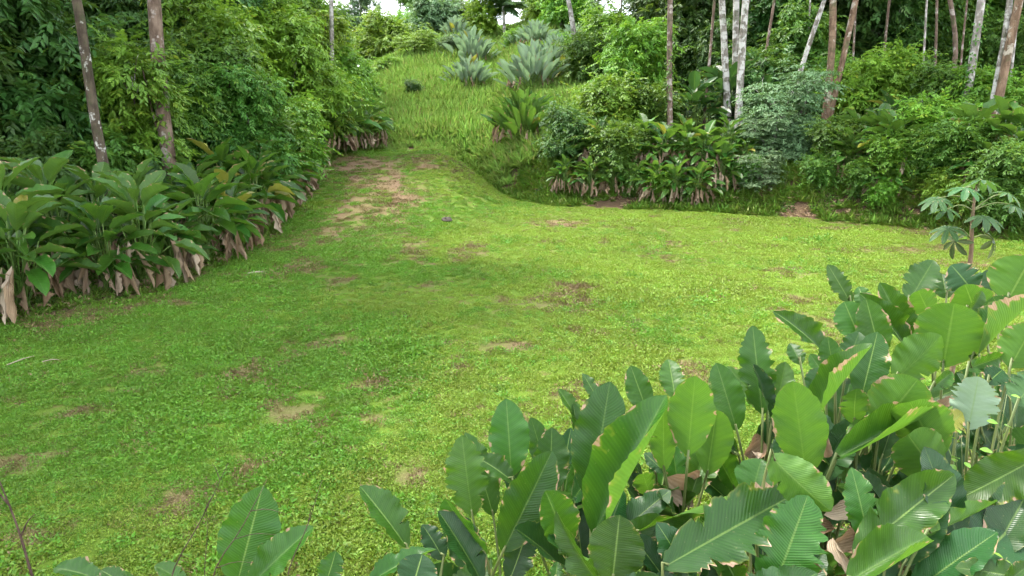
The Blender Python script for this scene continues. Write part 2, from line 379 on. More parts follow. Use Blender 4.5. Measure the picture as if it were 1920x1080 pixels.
def scatter(name, pts, rot, scl, idx, coll, label, cat):
    me = bpy.data.meshes.new(name); me.vertices.add(len(pts)); me.vertices.foreach_set('co', np.asarray(pts, np.float32).ravel())
    for nm, ty, key, val in (('rot', 'FLOAT_VECTOR', 'vector', rot), ('scl', 'FLOAT', 'value', scl), ('idx', 'INT', 'value', idx)):
        a = me.attributes.new(nm, ty, 'POINT'); a.data.foreach_set(key, np.asarray(val, np.int32 if ty == 'INT' else np.float32).ravel())
    o = ob(name, me); props(o, label, cat, kind='stuff')
    ng = bpy.data.node_groups.new(name, 'GeometryNodeTree')
    ng.interface.new_socket('Geometry', in_out='INPUT', socket_type='NodeSocketGeometry'); ng.interface.new_socket('Geometry', in_out='OUTPUT', socket_type='NodeSocketGeometry')
    N, Lk = ng.nodes, ng.links
    gi, go = N.new('NodeGroupInput'), N.new('NodeGroupOutput')
    ci = N.new('GeometryNodeCollectionInfo'); ci.inputs['Collection'].default_value = coll; ci.inputs['Separate Children'].default_value = True; ci.inputs['Reset Children'].default_value = True
    ip = N.new('GeometryNodeInstanceOnPoints'); ip.inputs['Pick Instance'].default_value = True
    def na(nm, ty):
        x = N.new('GeometryNodeInputNamedAttribute'); x.data_type = ty; x.inputs['Name'].default_value = nm; return x.outputs[0]
    er = N.new('FunctionNodeEulerToRotation')
    Lk.new(gi.outputs[0], ip.inputs['Points']); Lk.new(ci.outputs[0], ip.inputs['Instance'])
    Lk.new(na('idx', 'INT'), ip.inputs['Instance Index']); Lk.new(na('rot', 'FLOAT_VECTOR'), er.inputs[0]); Lk.new(er.outputs[0], ip.inputs['Rotation']); Lk.new(na('scl', 'FLOAT'), ip.inputs['Scale'])
    Lk.new(ip.outputs[0], go.inputs[0])
    md = o.modifiers.new('scatter', 'NODES'); md.node_group = ng
    return o
def herb_patch(seed, n=46, rad_=.15, big=1.0):
    r = np.random.default_rng(seed); a = r.uniform(0, 6.283, n); q = rad_ * np.sqrt(r.random(n))
    base = np.stack([q * np.cos(a), q * np.sin(a), r.uniform(.0, .045, n)], 1)
    d = rnd_dirs(n, r, .0, .75); up = rnd_dirs(n, r, .5, 1)
    V1, F1 = leaf_quads(base, d, up, r.uniform(.024, .056, n) * big, r.uniform(.012, .026, n) * big, .15, .1)
    m = 24; a = r.uniform(0, 6.283, m); q = rad_ * np.sqrt(r.random(m))
    base = np.stack([q * np.cos(a), q * np.sin(a), np.zeros(m)], 1)
    V2, F2 = leaf_quads(base, rnd_dirs(m, r, .5, .95), rnd_dirs(m, r, .2, .6), r.uniform(.05, .10, m), r.uniform(.004, .007, m), .1, .35)
    Vv, Fq = join_np([(V1, F1), (V2, F2)])
    return mesh_np('herb_tuft', Vv, Fq, tint=np.repeat(np.r_[r.random(n), r.random(m) * .7 + .25], 6))
def blade_tuft(name, seed, n, rad_, lo, hi, wd, droop=.35, zlo=.55):
    r = np.random.default_rng(seed); a = r.uniform(0, 6.283, n); q = rad_ * np.sqrt(r.random(n))
    base = np.stack([q * np.cos(a), q * np.sin(a), np.full(n, -.02)], 1)
    d = rnd_dirs(n, r, zlo, .99)
    Vv, Fq = leaf_quads(base, d, rnd_dirs(n, r, -.2, .5), r.uniform(lo, hi, n), r.uniform(wd * .6, wd, n), .1, droop)
    return mesh_np(name, Vv, Fq, tint=np.repeat(r.random(n), 6))
def pts_on(xs, ys, lift=0.0): return np.stack([xs, ys, height(xs, ys) + lift], 1)
def zrot(n): return np.stack([RNG.uniform(-.12, .12, n), RNG.uniform(-.12, .12, n), RNG.uniform(0, 6.283, n)], 1)
def lawn_weed(seed, n=46):
    r = np.random.default_rng(seed); c = rnd_dirs(n, r, .05, 1) * (r.random(n) ** .5)[:, None]; base = c * np.array([.17, .17, .13])
    d = c * np.array([1, 1, .5]) + r.normal(0, .35, (n, 3)); Vv, Fq = leaf_quads(base, d, rnd_dirs(n, r, .4, 1), r.uniform(.035, .085, n), r.uniform(.016, .034, n), .12, .2)
    return mesh_np('lawn_weed', Vv, Fq, tint=np.repeat(r.random(n), 6))
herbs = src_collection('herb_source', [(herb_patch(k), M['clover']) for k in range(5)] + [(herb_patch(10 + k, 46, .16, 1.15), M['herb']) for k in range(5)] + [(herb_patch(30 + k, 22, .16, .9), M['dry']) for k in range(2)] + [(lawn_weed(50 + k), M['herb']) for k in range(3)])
# lawn: dense near, coarser far
def lawn_points():
    out = []
    for (y0, y1, dens, sc) in ((2.6, 7.5, 240, .66), (7.5, 13, 160, .74), (13, 22, 95, .88), (22, 38, 60, 1.0)):
        n = int((y1 - y0) * 34 * dens); x = RNG.uniform(-14, 20, n); y = RNG.uniform(y0, y1, n)
        inf = np.abs(x) < y * .80 + 1.5
        p = lawnmask(x, y) * (1 - .55 * bare(x, y)) * (1 - .72 * soilmask(x, y)) * (.45 + .75 * sm(.35, .6, fbm(x * 1.9, y * 1.9, 77, 3)))
        k = inf & (RNG.random(n) < p); x, y = x[k], y[k]
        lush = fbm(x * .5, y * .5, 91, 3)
        green = fbm(x * .22, y * .22, 113, 4) + .20 * (fbm(x * 1.3, y * 1.3, 131, 3) - .5) - .045 * (x + .5) - .008 * (y - 10)  # greener herbs favoured leftward, where part of the shade is in their colour
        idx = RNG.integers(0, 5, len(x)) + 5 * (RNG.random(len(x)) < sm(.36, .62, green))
        idx = np.where(RNG.random(len(x)) < .03 + .8 * np.maximum(bare(x, y), soilmask(x, y)), RNG.integers(10, 12, len(x)), idx)
        idx = np.where(RNG.random(len(x)) < .10 * sm(.52, .68, fbm(x * .7, y * .7, 171, 3)) / sc, RNG.integers(12, 15, len(x)), idx)
        out.append((pts_on(x, y, -.004), sc * (.45 + 1.15 * lush ** 1.3) * RNG.uniform(.7, 1.35, len(x)), idx))
    return [np.concatenate([o[k] for o in out]) for k in range(3)]
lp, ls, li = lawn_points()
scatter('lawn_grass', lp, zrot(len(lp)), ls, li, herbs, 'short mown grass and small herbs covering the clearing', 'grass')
# tall grass on the hill
tall = src_collection('tall_grass_source', [(blade_tuft('tall_tuft', 100 + k, 46, .40, .35, .95, .045), M['hillgrass']) for k in range(4)])
n = 26000; x = RNG.uniform(-16, 16, n); y = RNG.uniform(33, 84, n); d = y - y_foot(x)
k = (d > -.6) & (RNG.random(n) < .15 + .85 * sm(-.6, 1.6, d)) & (x < 5 + (y - 36) * .25) & (path_dist(x, y) > 2.0) & (x > x_left(y) - 1)
x, y, dk = x[k], y[k], d[k]; hp = pts_on(x, y)
hs_ = (.45 + .8 * fbm(x * .25, y * .25, 15, 3)) * RNG.uniform(.6, 1.3, len(x)) * (.3 + .7 * sm(-.4, 3.0, dk))
scatter('hill_grass', hp, zrot(len(hp)), hs_, RNG.integers(0, 4, len(hp)), tall, 'tall bright green grass growing over the hillside', 'grass')
bank = src_collection('bank_grass_source', [(blade_tuft('bank_tuft', 200 + k, 34, .22, .18, .60, .020, .5, .3), M['bankgrass']) for k in range(3)])
n = 52000; x = RNG.uniform(-3, 22, n); y = RNG.uniform(14, 40, n); d = y - y_foot(x)
k = (d > -.25) & (d < 3.4) & (RNG.random(n) < .85 * sm(.3, .55, fbm(x * .6, y * .6, 61, 3) + .22 * sm(4, -1, x)))
x, y = x[k], y[k]; bp = pts_on(x, y)
n = 2600; y2 = RNG.uniform(8, 36, n); x2 = x_left(y2) - RNG.uniform(-.25, 1.0, n); bp = np.concatenate([bp, pts_on(x2, y2)]); nb2 = n
scatter('bank_grass', bp, zrot(len(bp)), np.r_[RNG.uniform(.25, .8, len(bp) - nb2), RNG.uniform(.12, .38, nb2)], RNG.integers(0, 3, len(bp)), bank, 'rough grass on the low earth banks round the clearing', 'grass')
# low weeds: banks, under the hedge and on the forest floor
def weed_clump(seed, n=110, r0=.34, h=.42, ll=.085):
    r = np.random.default_rng(seed); c = rnd_dirs(n, r, 0, 1) * (r.random(n) ** .4)[:, None]
    base = c * np.array([r0, r0, h]); d = c * np.array([1, 1, .4]) + r.normal(0, .5, (n, 3)); d[:, 2] -= .1
    Vv, Fq = leaf_quads(base, d, rnd_dirs(n, r, .4, 1), r.uniform(.6, 1.3, n) * ll, r.uniform(.4, .6, n) * ll, .12, .2)
    return mesh_np('weed_clump', Vv, Fq, tint=np.repeat(r.random(n), 6))
weeds = src_collection('undergrowth_source', [(weed_clump(300), M['mid']), (weed_clump(301), M['bright']), (weed_clump(302, 90, .4, .6, .12), M['dark']), (weed_clump(303, 130, .3, .3, .06), M['mid'])])
n = 13000; x = RNG.uniform(0, 26, n); y = RNG.uniform(10, 46, n); d = y - y_foot(x)
k = (d > .5) & (d < 12) & (RNG.random(n) < .42 + .5 * sm(2.0, 5.0, d)); A = pts_on(x[k], y[k]); dA = d[k]
n = 4200; y2 = RNG.uniform(6, 38, n); dl2 = .25 + RNG.random(n) ** 1.1 * 6.5; x2 = x_left(y2) - dl2; B_ = pts_on(x2, y2)
n = 900; x3 = RNG.uniform(.2, 9, n); y3 = RNG.uniform(2.4, 7, n); q = fore_line(x3, y3); kk = (q > .3) & (x3 > .5 + (4.4 - y3) * .0); C_ = pts_on(x3[kk], y3[kk])
up = np.concatenate([A, B_, C_]); ui = RNG.integers(0, 4, len(up)); us = RNG.uniform(.6, 1.5, len(up)); us[-len(C_):] *= .45; us[:len(A)] *= .5 + .5 * sm(1.5, 4, dA); us[len(A):len(A) + len(B_)] *= .35 + .65 * sm(2, 4, dl2)
scatter('undergrowth', up, zrot(len(up)), us, ui, weeds, 'low leafy weeds along the banks and forest floor', 'undergrowth')
# litter under the foreground plants
def litter_leaf(seed):
    r = np.random.default_rng(seed); n = 9; b = np.stack([r.uniform(-.15, .15, n), r.uniform(-.15, .15, n), r.uniform(.0, .05, n)], 1)
    Vv, Fq = leaf_quads(b, rnd_dirs(n, r, -.15, .25), rnd_dirs(n, r, .6, 1), r.uniform(.06, .2, n), r.uniform(.03, .07, n), .3, .15)
    return mesh_np('litter', Vv, Fq, tint=np.repeat(r.random(n), 6))
lit = src_collection('litter_source', [(litter_leaf(400 + k), M['straw']) for k in range(3)])
n = 2600; x = RNG.uniform(-1, 9, n); y = RNG.uniform(2.3, 7, n); k = (fore_line(x, y) > .1); A = pts_on(x[k], y[k], .01)
n = 1800; y2 = RNG.uniform(8, 36, n); x2 = x_left(y2) - RNG.uniform(0, 2.2, n); A = np.concatenate([A, pts_on(x2, y2, .01)])
n = 500; x = RNG.uniform(1, 18, n); d = RNG.uniform(.2, 2.5, n); A = np.concatenate([A, pts_on(x, y_foot(x) + d, .01)])
scatter('leaf_litter', A, zrot(len(A)), RNG.uniform(.6, 1.3, len(A)), RNG.integers(0, 3, len(A)), lit, 'dry brown leaf litter under the broad-leaved plants', 'leaf litter')

# ------------------------------------------------------------------ broad leaf meshes
def blade(seed, nu=8, nv=18, arch=.12, fold=.15, wave=.05, twist=0.0, notch=.06, curl=0.0, tipc=.0, slim=.60, blunt=.96, tears=0):
    """unit blade: base at origin, tip near (0,1,0), full width 1, upper face +Z"""
    r = np.random.default_rng(seed); V, uv = [], []
    ph = r.uniform(0, 6.28, 4); cutl = 1 - notch * r.random(nv + 1) ** 2.0 * 2; cutr = 1 - notch * r.random(nv + 1) ** 2.0 * 2
    for q in range(tears):
        (cutl if r.random() < .5 else cutr)[int(r.uniform(.25, .85) * nv)] = r.uniform(.30, .6)
    for j in range(nv + 1):
        v = j / nv; wd = max(1 - abs(2 * v ** blunt - 1) ** 1.75, 0) ** slim * .5
        if j in (0, nv): wd = .012
        for i in range(nu + 1):
            s = i / nu * 2 - 1
            e = wd * s * (1 + ((cutl if s < 0 else cutr)[j] - 1) * abs(s) ** 3)
            ax = abs(e) * 2
            yy = v - .05 * ax * v if 0 < v < 1 else v
            yy = v + .06 * ax * (1 - v)
            z = -arch * v * v + fold * abs(e) + wave * ax * ax * math.sin(v * 15 + ph[0] + (2.1 if s > 0 else 0)) + wave * .6 * ax ** 2 * math.sin(v * 33 + ph[1] + s)
            x = e
            if curl:
                c = curl if s > 0 else curl * .25
                th = c * ax; x = math.copysign(abs(e) * (math.sin(th) / th if th > 1e-4 else 1), e); z += abs(e) * (1 - math.cos(th)) / max(th, 1e-4) * 1.4
            tw = twist * (v - .3); x, z = x * math.cos(tw) - (z + arch * v * v) * math.sin(tw), x * math.sin(tw) + (z + arch * v * v) * math.cos(tw) - arch * v * v
            x += tipc * v * v
            V.append((x, yy, z)); uv.append((i / nu, v))
    i = np.arange(nu)[None, :] + (nu + 1) * np.arange(nv)[:, None]
    Fq = np.stack([i, i + 1, i + nu + 2, i + nu + 1], -1).reshape(-1, 4)
    return np.array(V), Fq, np.array(uv)
def blade_mesh(name, *a, **k):
    V, Fq, uv = blade(*a, **k); return mesh_np(name, V, Fq, uv=uv, smooth=True)
HERO = {
 'a': blade_mesh('leaf_a', 1, 10, 30, .06, .14, .030, .0, .05),
 'b': blade_mesh('leaf_b', 2, 10, 40, .14, .34, .035, .25, .07, tipc=.05, tears=1),
 'c': blade_mesh('leaf_c', 3, 10, 40, .22, .10, .050, -.3, .10, tipc=-.04, tears=2),
 'd': blade_mesh('leaf_d', 4, 10, 30, .10, .30, .030, .1, .03, slim=.52),
 'e': blade_mesh('leaf_e', 5, 12, 30, .10, .10, .030, .1, .03, curl=2.0),      # one side rolled up
 'f': blade_mesh('leaf_f', 6, 10, 30, .32, .35, .060, .5, .08),
 'g': blade_mesh('leaf_g', 7, 10, 44, .10, .14, .045, -.15, .16, tears=3),             # ragged margin
 'h': blade_mesh('leaf_h', 8, 10, 40, -.10, .25, .060, -.5, .05, tipc=.08, tears=1),
}
def leaf_matrix(B, T, W, roll, side=1, toward=None, zs=None):
    ax = (T - B); L = ax.length; y = ax.normalized()
    c = (toward if toward is not None else (Vector((0, 0, CAM_H)) - (B + T) * .5)).normalized()
    z = (c - y * c.dot(y)).normalized()
    z = Matrix.Rotation(rad(roll), 3, y) @ z
    z *= side; x = y.cross(z).normalized()
    R = Matrix((x, y, z)).transposed().to_4x4()
    return Matrix.Translation(B) @ R @ Matrix.Diagonal((W, L, zs or L * .8, 1))
def keep_place(child, par):
    child.parent = par; child.matrix_parent_inverse = par.matrix_basis.inverted()
def stalk_mesh(A, Bp, dirv, r0=.013, r1=.008, n=7, k=6):
    """from the root A to the blade base Bp, arriving along dirv"""
    mid = A.lerp(Bp, .55) - dirv * .06 * (Bp - A).length + Vector((0, 0, .06))
    pts = spline([A, A.lerp(mid, .5), mid, Bp, Bp + dirv * .05], n)
    return quads_clean('stalk', *tube(pts, list(np.linspace(r0, r1, n)), k))

# plants in the right foreground; every blade is placed on its own
# (base u, v, tip u, v, width px, Y of base, dY to tip, roll, mesh, side, material)
S_ = 'cal'
HL = [
 (959,895,950,748,84,4.60,.18,8,'a',1,S_),(886,968,864,820,88,4.30,.10,-12,'g',1,S_),(765,1030,682,908,62,4.10,.10,38,'b',1,S_),
 (942,1036,1036,848,98,4.00,.16,10,'a',1,S_),(912,1040,830,942,66,3.95,.0,-52,'d',1,S_),(905,1095,833,958,66,3.86,.05,45,'b',1,'caldark'),
 (925,968,884,812,66,4.50,.15,18,'c',1,S_),(962,905,902,848,46,4.42,.02,40,'f',1,S_),(1030,930,1036,802,74,4.62,.2,12,'a',1,S_),
 (1056,895,1068,802,44,4.82,.15,-20,'g',1,'caldark'),(1108,940,1142,716,112,4.30,.22,-10,'a',1,S_),(1112,1004,1242,740,128,3.90,.15,-18,'e',1,S_),
 (1086,850,1079,757,32,4.90,.12,35,'b',1,S_),(1088,795,1050,728,28,5.0,.1,35,'b',1,S_),(1128,765,1098,698,34,5.1,.1,25,'c',1,S_),
 (1216,778,1182,686,54,4.9,.15,-8,'a',1,S_),(1266,748,1256,671,54,5.05,.16,5,'c',1,S_),(1290,856,1303,701,94,4.40,-.10,5,'a',-1,S_),
 (1246,884,1238,733,62,4.60,-.05,8,'c',-1,S_),(1325,892,1346,763,74,4.62,-.05,-8,'d',-1,S_),(1382,808,1344,681,66,4.80,.15,5,'a',1,S_),
 (1430,778,1410,611,70,5.0,.2,-5,'g',1,S_),(1440,775,1374,684,46,5.1,.1,30,'c',1,S_),(1452,778,1474,678,52,5.1,.15,8,'a',1,S_),
 (1446,795,1422,684,26,4.9,.05,50,'b',1,'caldark'),(1064,1024,1028,924,80,3.80,-.05,22,'d',1,S_),(1125,1095,1038,988,54,3.62,-.05,-35,'f',1,S_),
 (1148,1090,1162,970,108,3.60,.05,5,'d',1,S_),(1188,1002,1402,898,44,3.92,.25,48,'h',1,S_),(1300,1095,1243,985,66,3.50,.05,15,'c',1,'caldark'),
 (1240,1066,1506,914,122,3.42,.38,-6,'g',1,S_),(1445,1120,1516,930,122,3.42,.18,5,'g',1,S_),(1408,930,1428,860,80,3.92,.12,0,'a',1,S_),
 (1442,852,1553,966,84,3.80,-.22,8,'h',-1,S_),(1512,896,1487,710,98,4.20,-.05,-4,'a',-1,S_),(1518,792,1630,638,66,4.42,.12,-25,'e',1,S_),
 (1614,750,1646,622,66,4.70,.12,5,'a',1,S_),(1648,805,1722,708,104,4.40,-.10,5,'d',-1,S_),(1762,862,1702,744,98,4.22,-.10,-5,'d',-1,S_),
 (1562,862,1755,760,66,4.02,.28,-15,'e',1,S_),(1768,902,1694,808,92,4.02,-.10,8,'d',-1,S_),(1602,796,1600,720,52,4.52,-.05,10,'c',-1,S_),
 (1588,815,1657,780,44,4.40,.05,-25,'f',-1,S_),(1676,712,1772,636,78,4.92,-.1,15,'h',-1,S_),(1768,690,1790,565,110,5.0,-.08,0,'d',-1,S_),
 (1612,635,1584,566,64,5.4,.1,10,'d',1,S_),(1652,668,1624,561,60,5.3,.1,0,'a',1,S_),(1596,570,1554,496,38,6.0,.12,15,'g',1,S_),
 (1627,580,1609,536,34,6.0,.12,-10,'c',1,S_),(1712,674,1638,544,38,5.4,.15,40,'f',1,S_),(1712,655,1654,531,50,5.6,.15,22,'b',1,S_),
 (1703,568,1752,484,58,6.2,.2,-5,'g',1,S_),(1746,594,1719,542,48,5.7,-.05,10,'d',-1,S_),(1826,550,1790,496,60,6.2,.08,15,'c',1,'caldark'),
 (1852,645,1808,530,80,5.6,-.06,0,'a',-1,S_),(1814,590,1846,546,24,5.4,.05,45,'b',1,S_),(1888,566,1934,480,92,5.6,-.05,5,'d',-1,S_),
 (1886,594,1858,552,48,5.3,.0,-10,'c',-1,'caldark'),(1820,676,1940,545,64,4.9,.1,-42,'e',1,S_),(1893,690,1940,606,70,4.6,-.05,0,'d',-1,S_),
 (1562,684,1477,573,38,5.0,.1,50,'f',1,S_),(1566,708,1551,632,44,4.8,.08,-10,'a',1,S_),(1588,686,1612,620,48,4.9,.12,0,'g',1,S_),
 (1530,744,1536,688,46,4.6,.12,0,'d',1,S_),(1502,684,1484,642,34,5.4,.1,15,'c',1,S_),(1546,704,1519,664,30,5.2,.1,20,'b',1,S_),
 (1815,806,1837,703,74,4.3,-.04,-8,'g',-1,'calsilver'),(1766,804,1813,774,40,4.2,.06,10,'c',1,'calold'),(1744,730,1790,696,26,4.6,.08,25,'b',1,S_),
 (1812,694,1878,664,32,4.6,.1,20,'h',1,S_),(1966,846,1808,936,74,3.72,.12,-10,'h',1,S_),(1732,1004,1884,950,36,3.5,.14,45,'h',-1,S_),
 (1600,1044,1778,893,82,3.5,.26,-8,'h',1,S_),(1588,1092,1744,998,86,3.2,.2,-12,'e',1,S_),(1834,1050,1940,946,112,3.5,.2,0,'a',1,'caldark'),
 (1935,1088,1798,1058,46,3.2,.1,15,'c',1,S_),(1880,1096,1936,1056,34,3.0,.05,20,'b',1,S_),(1770,965,1777,902,56,3.8,-.04,5,'d',-1,'caldark'),
 (1628,945,1578,888,54,3.92,-.06,-12,'f',-1,'caldark'),(443,1100,492,914,106,3.70,.16,0,'a',1,S_),(468,1100,577,984,64,3.60,.12,-25,'b',1,S_),
 (608,1100,632,1038,50,3.4,.06,10,'c',1,S_),(190,1092,106,1046,34,3.4,.06,38,'f',1,S_),(240,1100,188,1066,30,3.36,.05,25,'b',1,S_),
 (350,1095,290,1056,30,3.4,.06,28,'b',1,S_),(690,1095,802,1014,40,3.72,.1,-42,'f',1,S_),(772,1105,792,1040,78,3.6,.1,5,'d',1,'caldark'),
 (832,1050,798,982,50,4.0,.08,20,'c',1,'caldark'),(954,1092,998,982,64,4.02,.1,10,'c',1,'caldark'),(1040,1095,1046,1054,28,3.6,.06,0,'c',1,S_),
 (1208,1064,1227,1028,40,3.7,.06,10,'c',1,S_),(1222,934,1198,878,48,4.72,-.04,10,'f',-1,S_),(1246,886,1212,848,34,4.72,.06,20,'c',1,'caldark'),
 (1690,640,1700,575,46,5.9,.12,10,'b',1,S_),(1775,560,1768,512,44,6.4,.1,0,'c',1,S_),(1868,545,1850,506,40,6.5,.1,10,'a',1,'caldark'),
 (1905,760,1945,700,60,4.3,.1,5,'c',-1,'caldark'),(1850,720,1880,690,40,4.5,.06,5,'b',1,'caldark'),
]
PLANTS = [ # root u, Y, label
 (455, 3.72, 'broad-leaved plant at the bottom edge, farthest left, with one tall upright leaf'),
 (235, 3.45, 'low broad-leaved plant with three leaf tips peeping over the bottom left edge'),
 (615, 3.45, 'small broad-leaved plant showing one leaf tip at the bottom edge left of centre'),
 (780, 3.85, 'broad-leaved plant with scorched drooping leaf at the left end of the foreground bed'),
 (925, 4.25, 'broad-leaved plant with pink scorched leaf margins in the bottom centre'),
 (1050, 4.75, 'broad-leaved plant with grey-green leaves just behind the two largest leaves'),
 (1110, 4.05, 'broad-leaved plant with the two largest ribbed leaves, one edge rolled pale'),
 (1120, 3.60, 'broad-leaved plant at the bottom edge with a rounded glossy leaf right of centre'),
 (1290, 4.60, 'broad-leaved plant with backlit upright leaves on thin bare stalks over litter'),
 (1235, 5.05, 'broad-leaved plant with two small upright leaves against the lawn, centre right'),
 (1420, 4.98, 'broad-leaved plant with a tall narrow leaf standing highest beside the lawn'),
 (1330, 3.48, 'broad-leaved plant with one long scorched leaf lying across the bottom edge'),
 (1465, 3.62, 'broad-leaved plant with ragged torn leaf at the bottom right of centre'),
 (1520, 4.35, 'broad-leaved plant with upright pointed leaf showing a whitish midrib'),
 (1560, 4.95, 'broad-leaved plant with a narrow leaf curving out to the left over the lawn'),
 (1640, 4.55, 'broad-leaved plant with rounded backlit yellow-green leaves in the right bed'),
 (1620, 5.60, 'broad-leaved plant with a pair of broad leaves at the back of the right bed'),
 (1740, 4.05, 'broad-leaved plant with a striped horizontal leaf browned at its edge'),
 (1720, 6.00, 'broad-leaved plant with holed leaf near the sapling at the back of the bed'),
 (1785, 4.95, 'broad-leaved plant with the large yellow-edged backlit leaf'),
 (1840, 5.90, 'broad-leaved plant with notched dark leaf below the sapling'),
 (1840, 4.35, 'broad-leaved plant with a bluish torn leaf at the right above the pale weeds'),
 (1905, 5.20, 'broad-leaved plant with a large dark leaf against the right edge'),
 (1690, 3.45, 'broad-leaved plant at the bottom right with a long smooth leaf pointing right'),
 (1880, 3.45, 'broad-leaved plant in the bottom right corner with wide shaded leaves'),
]
roots = []
for u, Y, lab in PLANTS:
    x = X(u, Y, 900); z = hz(x, Y)
    roots.append((Vector((x, Y, z)), empty('broadleaf_plant', (x, Y, z), lab, 'plant', 'broad-leaved plants in the foreground bed')))
def nearest(p): return min(range(len(roots)), key=lambda k: (roots[k][0].x - p.x) ** 2 + 1.3 * (roots[k][0].y - p.y) ** 2)
rr = random.Random(3)
for (bu, bv, tu, tv, wpx, Y, dY, roll, mesh, side, mt) in HL:
    B, T = P(bu, bv, Y), P(tu, tv, Y + dY)
    k = nearest(B); root, pl = roots[k]
    dist = ((B + T) * .5 - Vector((0, 0, CAM_H))).length
    W = wpx / F * dist * .93 / max(.45, math.cos(rad(roll)) ** .5)
    Mx = Matrix.Translation(-root) @ leaf_matrix(B, T, W, roll, side)
    lf = ob('leaf', HERO[mesh], M[mt], pl, Mx)
    foot = Vector((rr.uniform(-.10, .10), rr.uniform(-.08, .08), -.02))
    keep_place(ob('stalk', stalk_mesh(foot, B - root, (T - B).normalized()), M['stalk']), lf)
# lower leaves inside the bed fill the gaps between the tall ones
for k, (root, pl) in enumerate(roots):
    nlow = 2 if root.x < .3 else 7 if root.x < 1.8 else 11
    for q in range(nlow):
        a = rr.uniform(0, 6.28); h = rr.uniform(.35, .80 if root.x < 1.8 else 1.15) if root.x > .3 else rr.uniform(.2, .5); L = rr.uniform(.40, .62)
        B = Vector((math.cos(a) * .16, math.sin(a) * .16, h)); T = B + Vector((math.cos(a) * .5, math.sin(a) * .4 - .1, rr.uniform(.35, .9))).normalized() * L
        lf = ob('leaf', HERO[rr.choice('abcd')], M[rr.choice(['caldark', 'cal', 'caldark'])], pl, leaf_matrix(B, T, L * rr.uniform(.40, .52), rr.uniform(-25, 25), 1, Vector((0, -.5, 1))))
        keep_place(ob('stalk', stalk_mesh(Vector((0, 0, -.02)), B, (T - B).normalized(), .011, .007, 5, 5), M['stalk']), lf)
# withered leaves of those plants
DEADB = [blade_mesh('dead_leaf_%d' % k, 40 + k, 6, 12, a, f, .12, tw, .16, curl=c, slim=.5) for k, (a, f, tw, c) in enumerate(((.3, .5, .8, 2.2), (.5, .8, -1.0, 2.6), (.15, .3, .5, 1.6), (.6, .6, 1.5, 2.8)))]
for (bu, bv, tu, tv, wpx, Y, dY, roll, mk) in ((1250,895,1305,930,70,4.75,.1,10,2),(1395,852,1440,832,40,5.0,.05,20,0),(1408,845,1432,858,34,5.0,-.05,60,1),(1545,965,1625,950,30,4.0,.1,10,2),(1585,1075,1572,1010,26,3.6,.1,30,3),(1600,1000,1640,985,34,3.9,.1,0,1),(1560,1020,1620,1005,36,3.8,.1,30,2),(1530,1078,1515,1040,30,3.5,.05,0,2),(1552,820,1545,860,18,4.2,0,10,0),(1665,1000,1620,1030,28,3.8,0,20,1),(1760,770,1785,740,20,4.8,0,0,1),(1215,900,1190,925,22,4.8,0,0,3),(1500,1000,1570,990,30,3.95,.05,0,0)):
    B, T = P(bu, bv, Y), P(tu, tv, Y + dY); root, pl = roots[nearest(B)]
    dist = (B - Vector((0, 0, CAM_H))).length
    ob('dead_leaf', DEADB[mk], M['dead'], pl, Matrix.Translation(-root) @ leaf_matrix(B, T, wpx / F * dist * 1.3, roll, 1, None, wpx / F * dist))

